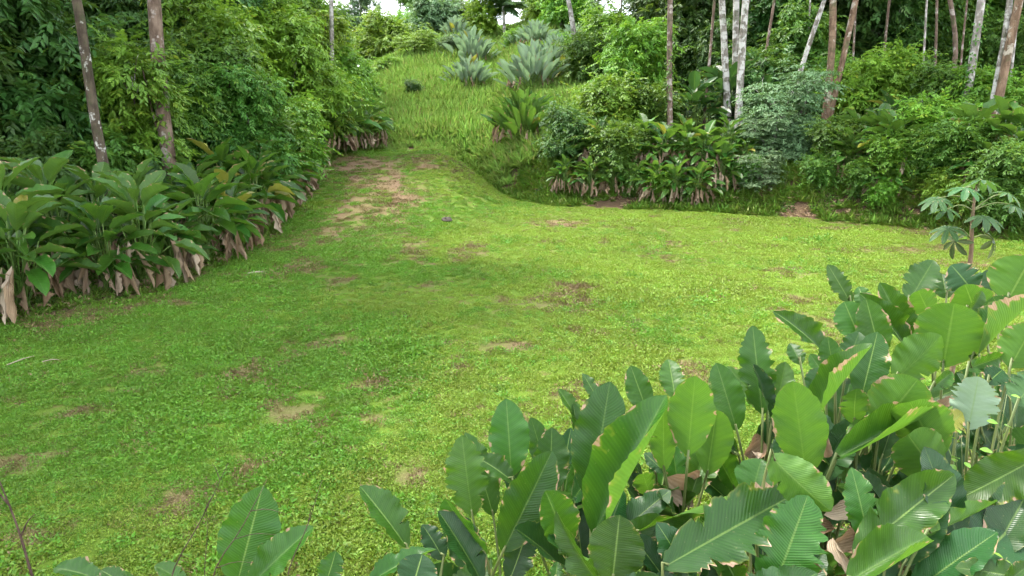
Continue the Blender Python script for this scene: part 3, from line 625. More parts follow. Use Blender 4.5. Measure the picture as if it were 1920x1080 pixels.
# ------------------------------------------------------------------ hedge plants: prototypes, then copies
def proto_plant(seed, n, hmin, hmax, Lmin, Lmax, wr, spread, tiltlo, tilthi, ndead, nu=6, nv=10, ar=(.15, .55)):
    """list of (name, mesh) in plant coordinates; each blade with its own stalk"""
    r = random.Random(seed); out = []
    for q in range(n):
        a = 6.283 * (q * .381966) + r.uniform(-.4, .4); f = q / max(1, n - 1)
        tilt = rad(tiltlo + (tilthi - tiltlo) * f ** .8 + r.uniform(-10, 10)); h = hmax + (hmin - hmax) * f + r.uniform(-.15, .15)
        L = r.uniform(Lmin, Lmax); out_ = spread * (.15 + f) * r.uniform(.7, 1.2)
        B = Vector((math.cos(a) * out_, math.sin(a) * out_, h)); d = Vector((math.cos(a) * math.sin(tilt), math.sin(a) * math.sin(tilt), math.cos(tilt)))
        T = B + d * L
        V, Fq, uv = blade(seed * 31 + q, nu, nv, r.uniform(*ar), r.uniform(.15, .5), .04, r.uniform(-.4, .4), .04, slim=.56, tipc=r.uniform(-.08, .08))
        Mx = np.array(leaf_matrix(B, T, L * wr * r.uniform(.85, 1.15), r.uniform(-25, 25), 1, Vector((math.cos(a) * -.3, math.sin(a) * -.3, 1))))
        V = V @ Mx[:3, :3].T + Mx[:3, 3]
        foot = Vector((r.uniform(-.12, .12), r.uniform(-.12, .12), -.05)); pts = spline([foot, foot.lerp(B, .5) + Vector((0, 0, .12)), B], 4)
        tv, tf = tube(pts, [.016, .014, .012, .010], 4)
        nV = len(V); V2, F2 = np.concatenate([V, tv]), np.concatenate([Fq, tf + nV])
        uv2 = np.concatenate([uv, np.full((len(tv), 2), .5)])
        me = bpy.data.meshes.new('leaf'); me.from_pydata([tuple(v) for v in V2], [], [tuple(x) if x[2] != x[3] else tuple(x[:3]) for x in F2.tolist()])
        l = me.uv_layers.new(name='UVMap'); vi = np.zeros(len(me.loops), np.int32); me.loops.foreach_get('vertex_index', vi); l.data.foreach_set('uv', uv2[vi].astype(np.float32).ravel())
        me.polygons.foreach_set('use_smooth', np.ones(len(me.polygons), bool)); me.update()
        out.append(('leaf', me))
    for q in range(ndead):
        a = r.uniform(0, 6.283); o_ = spread * r.uniform(.55, 1.15) + .12; h = r.uniform(.55, 1.15) * max(hmin, .85); L = min(h + .05, r.uniform(.5, 1.0))
        B = Vector((math.cos(a) * o_, math.sin(a) * o_, h)); T = B + Vector((math.cos(a) * .25 + r.uniform(-.2, .2), math.sin(a) * .25 + r.uniform(-.2, .2), -1)).normalized() * L
        V, Fq, uv = blade(seed * 57 + q, 4, 9, r.uniform(-.1, .3), .7, .25, r.uniform(-1.8, 1.8), .35, curl=r.uniform(1, 2.6), slim=.7, tipc=r.uniform(-.3, .3))
        Mx = np.array(leaf_matrix(B, T, r.uniform(.06, .18), r.uniform(0, 360), 1, Vector((math.cos(a), math.sin(a), .2)), .22)); V = V @ Mx[:3, :3].T + Mx[:3, 3]
        me = mesh_np('dead_leaf', V, Fq, uv=uv, smooth=True); out.append(('dead_leaf', me))
    return out
def put_plant(proto, name, loc, rz, sc, label, cat, group, mat, rng, skipdead=False, old=.03):
    e = empty(name, loc, label, cat, group, rz); e.scale = (sc, sc, sc * rng.uniform(.92, 1.1))
    e.rotation_euler = (rng.uniform(-.08, .08), rng.uniform(-.08, .08), rz)
    for nm, me in proto:
        if nm == 'dead_leaf':
            if not skipdead: ob(nm, me, M['dead'], e)
        else: ob(nm, me, M['calold'] if rng.random() < old else mat, e)
    return e
HEDGE = [proto_plant(500 + k, 34, .68, 1.45, .55, .88, .40, .52, 30, 98, 26) for k in range(5)]
rg = random.Random(8)
ordw = ['nearest', 'second', 'third', 'fourth', 'fifth', 'sixth', 'seventh', 'eighth', 'ninth', 'tenth', 'eleventh', 'twelfth', 'thirteenth', 'fourteenth', 'fifteenth', 'sixteenth', 'seventeenth', 'eighteenth', 'nineteenth', 'twentieth', 'twenty-first', 'twenty-second', 'twenty-third', 'twenty-fourth']
def hedge_row(ys, off, label, sc, mats, dead=True, jit=.35):
    for i, y in enumerate(ys):
        yy = y + rg.uniform(-.2, .2); x = float(x_left(yy)) - off + rg.uniform(-jit, jit); s = sc * rg.uniform(.85, 1.15)
        put_plant(HEDGE[rg.randrange(5)], 'broadleaf_plant', (x, yy, hz(x, yy) - .03), rg.uniform(0, 6.28), s, label % ordw[i], 'plant', 'broad-leaved hedge left of the lawn', M[rg.choice(mats)], rg, not dead)
hedge_row([10.2, 11.1, 12.0, 12.9, 13.8, 14.8, 15.8, 16.8, 17.9, 19.0, 20.1, 21.2, 22.4, 23.6, 24.8, 26.0, 27.3, 28.6, 29.9, 31.2], .55, 'broad-leaved plant with withered skirt, front row of left hedge, %s from the camera', 1.05, ['calhedge', 'calhedge', 'cal'])
hedge_row([9.6, 10.8, 12.0, 13.2, 14.5, 15.8, 17.2, 18.6, 20.0, 21.5, 23.0, 24.5, 26.0, 27.6, 29.2, 30.8], 1.6, 'taller broad-leaved plant in the back row of the left hedge, %s from the camera', 1.12, ['calhedge', 'cal', 'calhedge'], False)
# clump of plants where the track bends away
for i, (u, Y, s, lab) in enumerate(((625, 33.5, 1.25, 'leftmost'), (655, 34.8, 1.35, 'middle'), (690, 36.2, 1.30, 'rightmost'), (672, 38.5, 1.5, 'rearmost'))):
    x = X(u, Y, 285); put_plant(HEDGE[i % 5], 'broadleaf_plant', (x, Y, hz(x, Y) + .25), i * 1.7, s, 'tall broad-leaved plant with dead leaves left of the track end, %s of the clump' % lab, 'plant', 'plants at the track bend', M['calhedge'], rg)
# right bank
RB = [(1120, 30.6, 1.15, 'calhedge', 'broad-leaved plant with hanging dead leaves on the bank right of the dark bush'),
 (1095, 31.2, 1.0, 'calhedge', 'small broad-leaved plant on the bank against the dark bush'),
 (1205, 30.2, 1.0, 'calhedge', 'broad-leaved plant on the bank left of the mossy straight trunk'),
 (1240, 29.4, 1.1, 'calhedge', 'broad-leaved plant at the foot of the mossy straight trunk'),
 (1285, 29.2, 1.05, 'calhedge', 'broad-leaved plant with pale dead leaf between the straight trunk and white trunks'),
 (1325, 28.7, 1.15, 'calhedge', 'broad-leaved plant with longest dead leaves below the white trunks'),
 (1360, 29.4, 1.0, 'calhedge', 'broad-leaved plant right under the white trunks'),
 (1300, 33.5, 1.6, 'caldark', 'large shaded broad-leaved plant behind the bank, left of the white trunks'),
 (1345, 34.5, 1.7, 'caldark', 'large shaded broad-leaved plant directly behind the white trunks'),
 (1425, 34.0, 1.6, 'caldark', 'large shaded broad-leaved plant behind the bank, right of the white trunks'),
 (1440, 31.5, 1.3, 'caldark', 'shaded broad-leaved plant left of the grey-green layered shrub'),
 (1600, 27.3, 1.1, 'calhedge', 'broad-leaved plant on the bank under the leaning brown twin trunk'),
 (1640, 26.3, 1.1, 'calhedge', 'bright broad-leaved plant on the bank below the round yellow-green bush'),
 (1675, 25.4, 1.15, 'calhedge', 'broad-leaved plant low on the bank with dead leaves below the round bush'),
 (1715, 26.0, 1.1, 'calhedge', 'broad-leaved plant on the bank right of the round bush'),
 (1660, 28.3, 1.2, 'caldark', 'dark broad-leaved plant tucked under the round yellow-green bush'),
 (1820, 23.5, 1.2, 'calhedge', 'broad-leaved plant high on the bank behind the sapling'),
 (1865, 23.0, 1.2, 'calhedge', 'broad-leaved plant at the foot of the paired right trunks'),
 (1915, 22.3, 1.2, 'calhedge', 'broad-leaved plant on the bank at the right edge of the picture')]
for u, Y, s, mt, lab in RB:
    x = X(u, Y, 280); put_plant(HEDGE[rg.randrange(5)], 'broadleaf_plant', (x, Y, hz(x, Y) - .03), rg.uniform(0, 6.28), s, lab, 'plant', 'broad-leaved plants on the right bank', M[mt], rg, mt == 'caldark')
for i, (u, Y) in enumerate(((1060, 29.9), (1108, 29.4), (1150, 29.2), (1195, 28.8), (1228, 28.3), (1268, 28.0), (1312, 27.7), (1352, 27.9), (1392, 28.4), (1545, 26.9), (1592, 26.0), (1628, 25.2), (1662, 24.6), (1700, 24.6), (1742, 24.4), (1786, 23.6), (1845, 22.4), (1900, 21.4))):
    x = X(u, Y, 330); put_plant(HEDGE[rg.randrange(5)], 'broadleaf_plant', (x, Y, hz(x, Y) - .03), rg.uniform(0, 6.28), rg.uniform(.62, .92), 'small broad-leaved plant low on the right bank, %s' % ('leftmost' if i == 0 else ordw[i] + ' from the left'), 'plant', 'small plants low on the right bank', M['calhedge'], rg)
# dense silvery clumps on the hill
CLUMP = [proto_plant(600 + k, 84, .35, 1.25, .95, 1.4, .30, 1.05, 3, 50, 24, 4, 7, (.04, .22)) for k in range(3)]
HC = [(885, 124, 1.25, 'silvery broad-leaved clump highest of the two stacked on the open hillside'),
 (880, 168, 1.05, 'silvery broad-leaved clump lower of the two stacked on the open hillside'),
 (1000, 170, 1.25, 'large silvery broad-leaved clump right of the pair on the hillside'),
 (1040, 140, 1.05, 'pale silvery clump behind the large one on the hillside'),
 (985, 268, 1.2, 'broad-leaved clump with a fan of dead leaves above the grassy bank'),
 (855, 78, 1.0, 'silvery clump near the hilltop left of the conical tree'),
 (970, 92, .7, 'small silvery clump at the hilltop right of the conical tree'),
 (1005, 90, 1.0, 'silvery clump near the hilltop under the palms'),
 (1075, 105, 1.0, 'silvery clump on the hillside behind the slim leaning trunk'),
 (820, 66, .8, 'small silvery clump along the hilltop'),
 (1150, 88, 1.0, 'silvery clump at the right end of the hilltop')]
for u, v, s, lab in HC:
    s *= 1.02; p = G(u, v); put_plant(CLUMP[rg.randrange(3)], 'broadleaf_clump', (p.x, p.y, p.z - .05), rg.uniform(0, 6.28), s, lab, 'plant', 'silvery clumps on the hill', M['calsilver'] if v < 200 else M['calhedge'], rg, old=.02)

# ------------------------------------------------------------------ trees and bushes
def foliage(seed, blobs, n, ll, wr=.42, spray=9, sl=.42, droop=.35, flat=.0, shell=.55, hang=.25):
    """leafy sprays through the blobs' volume; blobs: (cx,cy,cz,rx,ry,rz)"""
    r = np.random.default_rng(seed); bl = np.array(blobs, float)
    vol = (bl[:, 3] * bl[:, 4] * bl[:, 5]) ** .72; pick = r.choice(len(bl), n, p=vol / vol.sum()); b = bl[pick]
    u = rnd_dirs(n, r, -.85, 1); q = shell + (1 - shell) * r.random(n) ** .6
    lump = .78 + .45 * np.sin(u[:, 0] * 5 + pick) * np.sin(u[:, 1] * 4.3 + 1.7 * pick) * np.cos(u[:, 2] * 4)
    c = b[:, :3] + u * b[:, 3:] * (q * lump)[:, None]
    shoot = r.random(n) < .10; c = np.where(shoot[:, None], b[:, :3] + u * b[:, 3:] * r.uniform(1.05, 1.5, n)[:, None], c)
    if flat: c[:, 2] = np.round(c[:, 2] / flat + .35 * np.sin(c[:, 0] * 1.3 + c[:, 1])) * flat - .10 * np.hypot(c[:, 0], c[:, 1]) + r.normal(0, flat * .2, n)
    d = u * np.array([1, 1, .45]) + r.normal(0, .45, (n, 3)); d[:, 2] -= hang; d /= np.linalg.norm(d, axis=1, keepdims=True)
    if flat: d[:, 2] *= .25
    up = np.tile([0, 0, 1.0], (n, 1)) + r.normal(0, .25, (n, 3)) + .35 * u
    s = np.cross(d, up); s /= np.linalg.norm(s, axis=1, keepdims=True) + 1e-9; nn = np.cross(s, d)
    t = (np.arange(spray) + .5) / spray; sg = np.where(np.arange(spray) % 2, 1., -1.)
    tw = sl * r.uniform(.6, 1.3, n) * np.where(shoot, 1.35, 1)
    base = c[:, None] + d[:, None] * (t[None, :, None] * tw[:, None, None]) - nn[:, None] * (t[None, :, None] ** 2 * tw[:, None, None] * .25)
    ld = d[:, None] * .75 + s[:, None] * sg[None, :, None] * .8 + r.normal(0, .22, (n, spray, 3)); ld[..., 2] -= droop
    ln = nn[:, None] + r.normal(0, .3, (n, spray, 3))
    L = ll * r.uniform(.65, 1.25, (n, spray)); W = L * wr * r.uniform(.85, 1.15, (n, spray))
    V, Fq = leaf_quads(base.reshape(-1, 3), ld.reshape(-1, 3), ln.reshape(-1, 3), L.ravel(), W.ravel(), .16, .12)
    tn = np.clip(np.repeat(r.random(n), spray) * .75 + r.random(n * spray) * .35 - .05, 0, 1)
    return mesh_np('crown', V, Fq, tint=np.repeat(tn, 6))
def limbs(seed, blobs, r0, fork=.3, lean=(0, 0)):
    r = random.Random(seed); parts = []
    top = max(b[2] for b in blobs)
    st = Vector((lean[0] * fork, lean[1] * fork, top * fork))
    parts.append(tube(spline([(0, 0, -.15), st * .5 + Vector((r.uniform(-.08, .08), r.uniform(-.08, .08), 0)), st], 5), list(np.linspace(r0 * 1.25, r0 * .8, 5)), 7, .12))
    for b in blobs:
        e = Vector(b[:3]); m = st.lerp(e, .5) + Vector((r.uniform(-.25, .25), r.uniform(-.25, .25), -.15 * (e - st).length * .4))
        parts.append(tube(spline([st - Vector((0, 0, .05)), m, e], 6), list(np.linspace(r0 * .55, r0 * .12, 6)), 5, .1))
        for q in range(3):
            a = Vector((r.gauss(0, 1), r.gauss(0, 1), r.gauss(.2, .8))).normalized(); f = Vector((a.x * b[3], a.y * b[4], a.z * b[5])) * .8
            parts.append(tube(spline([m.lerp(e, .6), e + f * .5, e + f], 4), list(np.linspace(r0 * .25, r0 * .06, 4)), 4))
    return quads_clean('trunk', *join_np(parts))
def blobset(seed, n, R, z0, z1, br, taper=.5):
    r = random.Random(seed); out = []
    for k in range(n):
        f = (k + .5) / n; a = k * 2.4 + r.uniform(-.5, .5); rad_ = R * (1 - taper * abs(f - .4) * 1.4) * r.uniform(.35, 1)
        q = br * r.uniform(.75, 1.25); out.append((math.cos(a) * rad_, math.sin(a) * rad_, z0 + (z1 - z0) * f, q, q, q * r.uniform(.6, .85)))
    return out
KIND = {}
def kind(key, seed, bl, n, ll, r0, fork=.28, **k): KIND[key] = (limbs(seed, bl, r0, fork), foliage(seed, bl, n, ll, **k))
kind('bush1', 1, blobset(1, 6, 1.0, .7, 2.3, .85), 1300, .19, .07)
kind('bush2', 2, blobset(2, 7, 1.2, .6, 2.6, .8), 1700, .16, .06, sl=.38)
kind('bush3', 3, blobset(3, 5, .8, .5, 1.9, .8), 1200, .16, .06, hang=.0)
kind('under1', 4, blobset(4, 11, 1.7, 1.2, 6.6, 1.15), 2500, .23, .11, .3, sl=.5)
kind('under2', 5, blobset(5, 12, 2.0, 1.0, 6.0, 1.1), 2400, .23, .10, .25, hang=.4, sl=.5, wr=.38)
kind('under3', 6, blobset(6, 9, 1.5, 1.6, 7.2, 1.2), 2000, .31, .10, .4, sl=.6, wr=.36, hang=.5)
kind('under4', 7, blobset(7, 14, 2.1, .8, 5.4, .95), 2700, .18, .09, .22)
kind('tier1', 8, blobset(8, 12, 1.75, .5, 3.3, .75, .2), 2000, .13, .07, .3, flat=.42, hang=.25, wr=.5, shell=.3)
kind('tier2', 13, blobset(13, 6, 1.6, 1.3, 2.3, .8, .1), 1300, .13, .06, .3, flat=.3, hang=.0, wr=.4, shell=.3)
kind('canopy1', 9, blobset(9, 9, 3.0, 0, 5.5, 1.9, .3), 2000, .24, .16, .1, sl=.7)
kind('canopy2', 10, blobset(10, 8, 2.6, 0, 4.5, 1.7, .3), 1900, .22, .14, .1, sl=.6, hang=.4)
kind('cone', 11, [(0, 0, .9, 1.3, 1.3, .9), (.2, 0, 1.9, 1.2, 1.2, .9), (0, .1, 2.9, .95, .95, .9), (0, 0, 3.9, .6, .6, .8)], 1700, .18, .1, .3, hang=-.1)
kind('ridge', 12, blobset(12, 8, 2.2, 2.2, 7.5, 1.35), 1900, .26, .13, .4, sl=.6)

def leafy(name, key, loc, sc, rz, mat, label, cat, group=None, bark='bark_dark', sz=None):
    e = empty(name, loc, label, cat, group, rz); e.scale = (sc, sc, sz or sc)
    ob('trunk', KIND[key][0], M[bark], e); ob('crown', KIND[key][1], M[mat], e)
    return e
def by_u(u, Y, v=240): x = X(u, Y, v); return (x, Y, hz(x, Y) - .05)
rt = random.Random(21)
# --- named bushes and small trees, each as in the photograph (u, Y, kind, scale, material, label)
NB = [
 # left forest edge
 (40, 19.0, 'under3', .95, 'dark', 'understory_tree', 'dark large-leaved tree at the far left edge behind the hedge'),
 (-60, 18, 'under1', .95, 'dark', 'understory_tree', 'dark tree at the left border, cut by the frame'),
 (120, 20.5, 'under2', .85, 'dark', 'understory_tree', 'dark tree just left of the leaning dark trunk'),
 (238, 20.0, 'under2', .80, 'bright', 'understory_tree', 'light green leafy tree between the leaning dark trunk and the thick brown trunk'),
 (350, 22.8, 'under4', .78, 'mid', 'understory_tree', 'mid-green small tree right of the thick brown trunk'),
 (395, 26.0, 'under1', .95, 'bright', 'understory_tree', 'slender fresh green tree behind and right of the thick brown trunk'),
 (455, 24.0, 'under4', .80, 'mid', 'understory_tree', 'bushy tree with dark forking stems above the left hedge'),
 (520, 31.0, 'under4', 1.12, 'yellow', 'understory_tree', 'large yellow-green tree left of the slim grey trunk'),
 (475, 36.0, 'under1', 1.2, 'yellow', 'understory_tree', 'tall yellow-green tree reaching the top edge left of centre'),
 (580, 33.0, 'under2', .78, 'bright', 'understory_tree', 'small bright tree at the left of the slim grey trunk'),
 (590, 40.0, 'under4', 1.15, 'yellow', 'understory_tree', 'yellow-green tree behind the slim grey trunk'),
 (630, 41.0, 'under4', .85, 'bright', 'understory_tree', 'bright leafy tree at the left edge of the hillside'),
 (625, 37.0, 'bush2', 1.3, 'yellow', 'bush', 'yellow-green bush above the plants at the track bend'),
 (672, 49.0, 'bush1', 1.0, 'yellow', 'bush', 'small bush on the left margin of the hill grass'),
 (610, 48.0, 'under1', 1.0, 'bright', 'understory_tree', 'tree behind the yellow-green one at the left of the hill'),
 (425, 23, 'bush2', .9, 'dark', 'bush', 'dark bush between hedge and forking stems'),
 (170, 18.8, 'bush1', .9, 'mid', 'bush', 'mid-green bush at the foot of the leaning dark trunk'),
 (270, 20.5, 'bush3', .9, 'dark', 'bush', 'dark bush in front of the thick brown trunk foot'),
 (60, 17.5, 'bush1', .85, 'dark', 'bush', 'dark bush behind the near end of the left hedge'),
 (520, 27.0, 'bush2', 1.1, 'bright', 'bush', 'bright bush behind the far end of the left hedge'),
 # hill
 (905, 71.0, 'cone', 1.25, 'yellow', 'small_tree', 'conical yellow-green tree on the hilltop'),
 (820, 73.0, 'bush1', 1.6, 'grey', 'bush', 'pale rounded bush on the hilltop left of the conical tree'),
 (775, 61.0, 'tier2', 1.0, 'yellow', 'small_tree', 'low flat-topped yellow-green tree on the upper hillside'),
 (735, 70.0, 'bush2', 1.5, 'yellow', 'bush', 'yellow-green bush at the hilltop left'),
 (700, 72.0, 'bush1', 1.3, 'bright', 'bush', 'green bush at the far left of the hilltop'),
 (1010, 73.0, 'bush2', 1.1, 'yellow', 'bush', 'yellowish bush on the hilltop under the palms'),
 (1060, 66.0, 'bush2', 1.5, 'bright', 'bush', 'bright bush at the hilltop behind the slim leaning trunk'),
 (1125, 58.0, 'bush1', 1.4, 'yellow', 'bush', 'yellow-green bush on the right shoulder of the hill'),
 (1150, 52.0, 'bush2', 1.7, 'bright', 'bush', 'broad bush right of the slim leaning trunk'),
 (1100, 46.0, 'bush1', 1.15, 'mid', 'bush', 'green bush at the foot of the slim leaning trunk'),
 (1062, 50.0, 'bush2', .8, 'bright', 'bush', 'low bush right of the large silvery clump'),
 (760, 76.0, 'bush2', 1.3, 'bright', 'bush', 'bright bush on the hilltop behind the flat-topped tree'),
 (860, 76.0, 'bush1', 1.2, 'grey', 'bush', 'pale bush on the hilltop just left of the conical tree'),
 (965, 64.0, 'bush3', .8, 'bright', 'bush', 'low bright bush on the upper slope under the palms'),
 (845, 62.0, 'bush3', .8, 'grey', 'bush', 'low grey-green bush on the upper slope above the stacked clumps'),
 (730, 57.0, 'bush3', .7, 'bright', 'bush', 'small bush on the upper left of the slope'),
 # right edge
 (1075, 31.5, 'bush2', .86, 'dark', 'bush', 'dense dark green bush on the bank beside the fan of dead leaves'),
 (1190, 36.0, 'under4', .92, 'bright', 'understory_tree', 'bright bushy tree left of the mossy straight trunk'),
 (1150, 33.0, 'bush1', 1.1, 'bright', 'bush', 'bright green bush between the dark bush and the straight trunk'),
 (1215, 33, 'bush3', 1.1, 'mid', 'bush', 'mid-green bush in front of the mossy straight trunk'),
 (1160, 30.0, 'bush3', .95, 'mid', 'bush', 'low green bush on the bank left of the straight trunk'),
 (1330, 40.0, 'under4', 1.0, 'dark', 'understory_tree', 'dark tree between the straight trunk and the white trunks'),
 (1470, 29.8, 'tier1', 1.05, 'grey', 'shrub', 'grey-green shrub with layered branches at the lawn edge'),
 (1445, 28.6, 'tier1', .62, 'grey', 'shrub', 'low grey-green shrub at the lawn edge, in front of the layered one'),
 (1505, 28.4, 'bush3', .75, 'grey', 'bush', 'low dull green bush right of the layered shrub'),
 (1630, 32.5, 'bush2', 1.28, 'yellow', 'bush', 'large round yellow-green bush in front of the dark forest'),
 (1575, 34.5, 'bush1', 1.2, 'mid', 'bush', 'green bush at the foot of the leaning brown twin trunk'),
 (1700, 37.5, 'bush1', 1.0, 'mid', 'bush', 'mid-green bush right behind the round yellow-green bush'),
 (1780, 30.0, 'bush2', .95, 'mid', 'bush', 'leafy bush left of the pale trunk on the right'),
 (1835, 28.5, 'bush1', .95, 'bright', 'bush', 'bright bush at the foot of the pale trunk on the right'),
 (1760, 25.5, 'bush3', 1.0, 'yellow', 'bush', 'yellowish low bush on the bank left of the sapling'),
 (1790, 23.5, 'bush3', .85, 'mid', 'bush', 'low bush on the bank behind the sapling'),
 (1580, 26.9, 'bush3', .8, 'mid', 'bush', 'low green bush on the bank right of the fallen branch'),
 (1690, 24.8, 'bush3', .7, 'bright', 'bush', 'small bright bush low on the bank by the lawn'),
 (1900, 21.5, 'bush2', .75, 'mid', 'bush', 'bush on the bank at the right picture edge'),
 (1400, 36.0, 'bush1', 1.5, 'dark', 'bush', 'dark bush behind the white trunks'),
 (1490, 38.0, 'under3', .8, 'mid', 'understory_tree', 'lit large-leaved tree by the slanting thin trunk'),
 (1440, 43.0, 'under3', 1.15, 'mid', 'understory_tree', 'drooping large-leaved tree right of the white trunks'),
 (1740, 42.0, 'under2', .95, 'mid', 'understory_tree', 'layered green tree above the round bush'),
 (1880, 38.0, 'under2', .7, 'mid', 'understory_tree', 'green tree behind the paired right trunks'),
]
for u, Y, key, sc, mt, nm, lab in NB:
    p = by_u(u, Y); cat = {'understory_tree': 'tree', 'small_tree': 'tree'}.get(nm, nm)
    leafy(nm, key, p, sc, rt.uniform(0, 6.28), mt, lab, cat, None, 'bark_dark' if mt != 'grey' else 'bark_grey')
# low growth at the foot of the right bank
for i, (u, Y, key, sc, mt) in enumerate(((1190, 28.9, 'bush3', .42, 'mid'), (1235, 28.3, 'bush3', .5, 'bright'), (1290, 27.8, 'bush1', .34, 'mid'), (1395, 27.6, 'bush3', .5, 'mid'), (1420, 27.2, 'tier1', .42, 'grey'), (1535, 26.2, 'bush3', .5, 'mid'), (1610, 25.2, 'bush3', .55, 'mid'), (1655, 24.4, 'bush1', .38, 'bright'), (1730, 24.0, 'bush3', .6, 'mid'), (1770, 23.0, 'bush1', .40, 'yellow'), (1830, 22.0, 'bush3', .55, 'bright'), (1880, 21.2, 'bush3', .6, 'mid'))):
    leafy('low_shrub', key, by_u(u, Y, 380), sc, i * 1.1, mt, 'low shrub at the foot of the right bank, %s' % ('leftmost' if i == 0 else ordw[i] + ' from the left'), 'shrub', 'low shrubs on the right bank')
# small dark shrub alone on the hill grass
p = G(776, 180); leafy('bush', 'bush3', p, .48, .4, 'dark', 'small dark shrub standing alone in the hill grass', 'bush')
# --- filler trees of the forest
def nthw(k): return ('leftmost' if k == 0 else ordw[k] + ' from the left')
def fill(us, Ys, keys, mats, sc, label, group, keep=lambda x, y: True):
    rows = [''] if len(Ys) == 1 else [', nearest row', ', middle row', ', rear row'] if len(Ys) == 3 else [', nearer row', ', farther row']
    for row, Y in zip(rows, Ys):
        for nth, u in enumerate(us):
            uu = u + rt.uniform(-45, 45); yy = Y + rt.uniform(-1.6, 1.6); p = by_u(uu, yy)
            if keep(p[0], p[1]): leafy('forest_tree', rt.choice(keys), p, sc * rt.uniform(.85, 1.25), rt.uniform(0, 6.28), rt.choice(mats), label + row + ', ' + nthw(nth), 'tree', group)
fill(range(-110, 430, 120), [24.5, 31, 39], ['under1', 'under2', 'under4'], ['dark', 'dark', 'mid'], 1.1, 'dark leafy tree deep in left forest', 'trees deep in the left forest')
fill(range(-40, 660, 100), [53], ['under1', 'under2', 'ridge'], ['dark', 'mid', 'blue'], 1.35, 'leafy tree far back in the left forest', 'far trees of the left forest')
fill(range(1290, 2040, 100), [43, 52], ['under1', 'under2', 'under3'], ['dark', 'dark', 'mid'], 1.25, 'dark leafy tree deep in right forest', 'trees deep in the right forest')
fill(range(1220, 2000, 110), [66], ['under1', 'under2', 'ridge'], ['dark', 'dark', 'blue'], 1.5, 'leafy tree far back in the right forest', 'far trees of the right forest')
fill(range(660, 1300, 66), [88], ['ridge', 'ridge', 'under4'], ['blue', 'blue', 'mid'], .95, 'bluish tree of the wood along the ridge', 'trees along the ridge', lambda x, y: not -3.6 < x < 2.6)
fill(range(1000, 1260, 60), [74], ['bush1', 'bush2', 'under4'], ['bright', 'yellow', 'mid'], .9, 'light green bushy tree on the right of the hilltop', 'bushy trees on the hilltop')

# --- tall trees: trunk traced, crown above
def tall_tree(u0, u1, Y, r0, bark, label, vb=280, vt=0, h=15, key='canopy1', mat='mid', csc=1.0, bends=None, dY=0, name='tall_tree', forks=(), limbs_=3, rtop=.55, group=None, vine=False):
    x0, y0, z0 = by_u(u0, Y, vb); root = Vector((x0, y0, z0)); T = P(u1, vt, Y + dY)
    ax = T - root; top = root + ax * (h / ax.z)
    e = empty(name, root, label, 'tree', group); L = top - root; rng = random.Random(int(u0 * 7 + Y))
    pts = [Vector((0, 0, -.2))]
    for f in (.2, .4, .6, .8): pts.append(L * f + Vector((rng.uniform(-1, 1), rng.uniform(-1, 1), 0)) * r0 * (.5 if bends is None else bends))
    pts.append(L); sp = spline(pts, 22); rs = [r0 * (1.35 if i == 0 else 1.12 if i == 1 else 1 - (1 - rtop) * i / 21) for i in range(22)]
    ob('trunk', quads_clean('trunk', *tube(sp, rs, 10, .10, int(u0))), M[bark], e)
    for q in range(limbs_):
        i = rng.randint(13, 20); a = rng.uniform(0, 6.28); s = sp[i]; ln = rng.uniform(1.8, 3.2)
        en = s + Vector((math.cos(a) * ln, math.sin(a) * ln, rng.uniform(.8, 1.8)))
        ob('limb', quads_clean('limb', *tube(spline([s, s.lerp(en, .5) + Vector((0, 0, .25)), en], 7), list(np.linspace(rs[i] * .5, .02, 7)), 6, .1)), M[bark], e)
    for (f, du, dv, rr_) in forks:
        i = int(f * 21); s = sp[i]; w0 = root + s; dist = w0.y
        en = s + Vector((du / F * dist, rng.uniform(-.5, .5), -dv / F * dist))
        ob('limb', quads_clean('limb', *tube(spline([s, s.lerp(en, .5) + Vector((du / F * dist * .08, 0, -.1)), en], 9), list(np.linspace(rs[i] * rr_, rs[i] * rr_ * .35, 9)), 6, .1)), M[bark], e)
    if vine:
        r = np.random.default_rng(int(u0)); nl = 420; f = r.uniform(.0, .55, nl); ang = f * 26 + r.normal(0, .9, nl); q = r0 * 1.05 + r.random(nl) * .10
        cen = np.array([tuple(sp[min(21, int(a * 21))].lerp(sp[min(21, int(a * 21) + 1)], a * 21 % 1)) for a in f]); dd = np.stack([np.cos(ang), np.sin(ang), np.zeros(nl)], 1)
        Vv, Fq = leaf_quads(cen + dd * q[:, None], dd + r.normal(0, .4, (nl, 3)) - np.array([0, 0, .7]), dd + np.array([0, 0, .5]), r.uniform(.09, .2, nl), r.uniform(.05, .11, nl), .12, .2)
        ob('vine', mesh_np('vine', Vv, Fq, tint=np.repeat(r.random(nl), 6)), M['mid'], e)
    c = ob('crown', KIND[key][1], M[mat], e); c.location = L - Vector((0, 0, 2.0 * csc)); c.scale = (csc, csc, csc); c.rotation_euler = (0, 0, rng.uniform(0, 6.28))
    return e
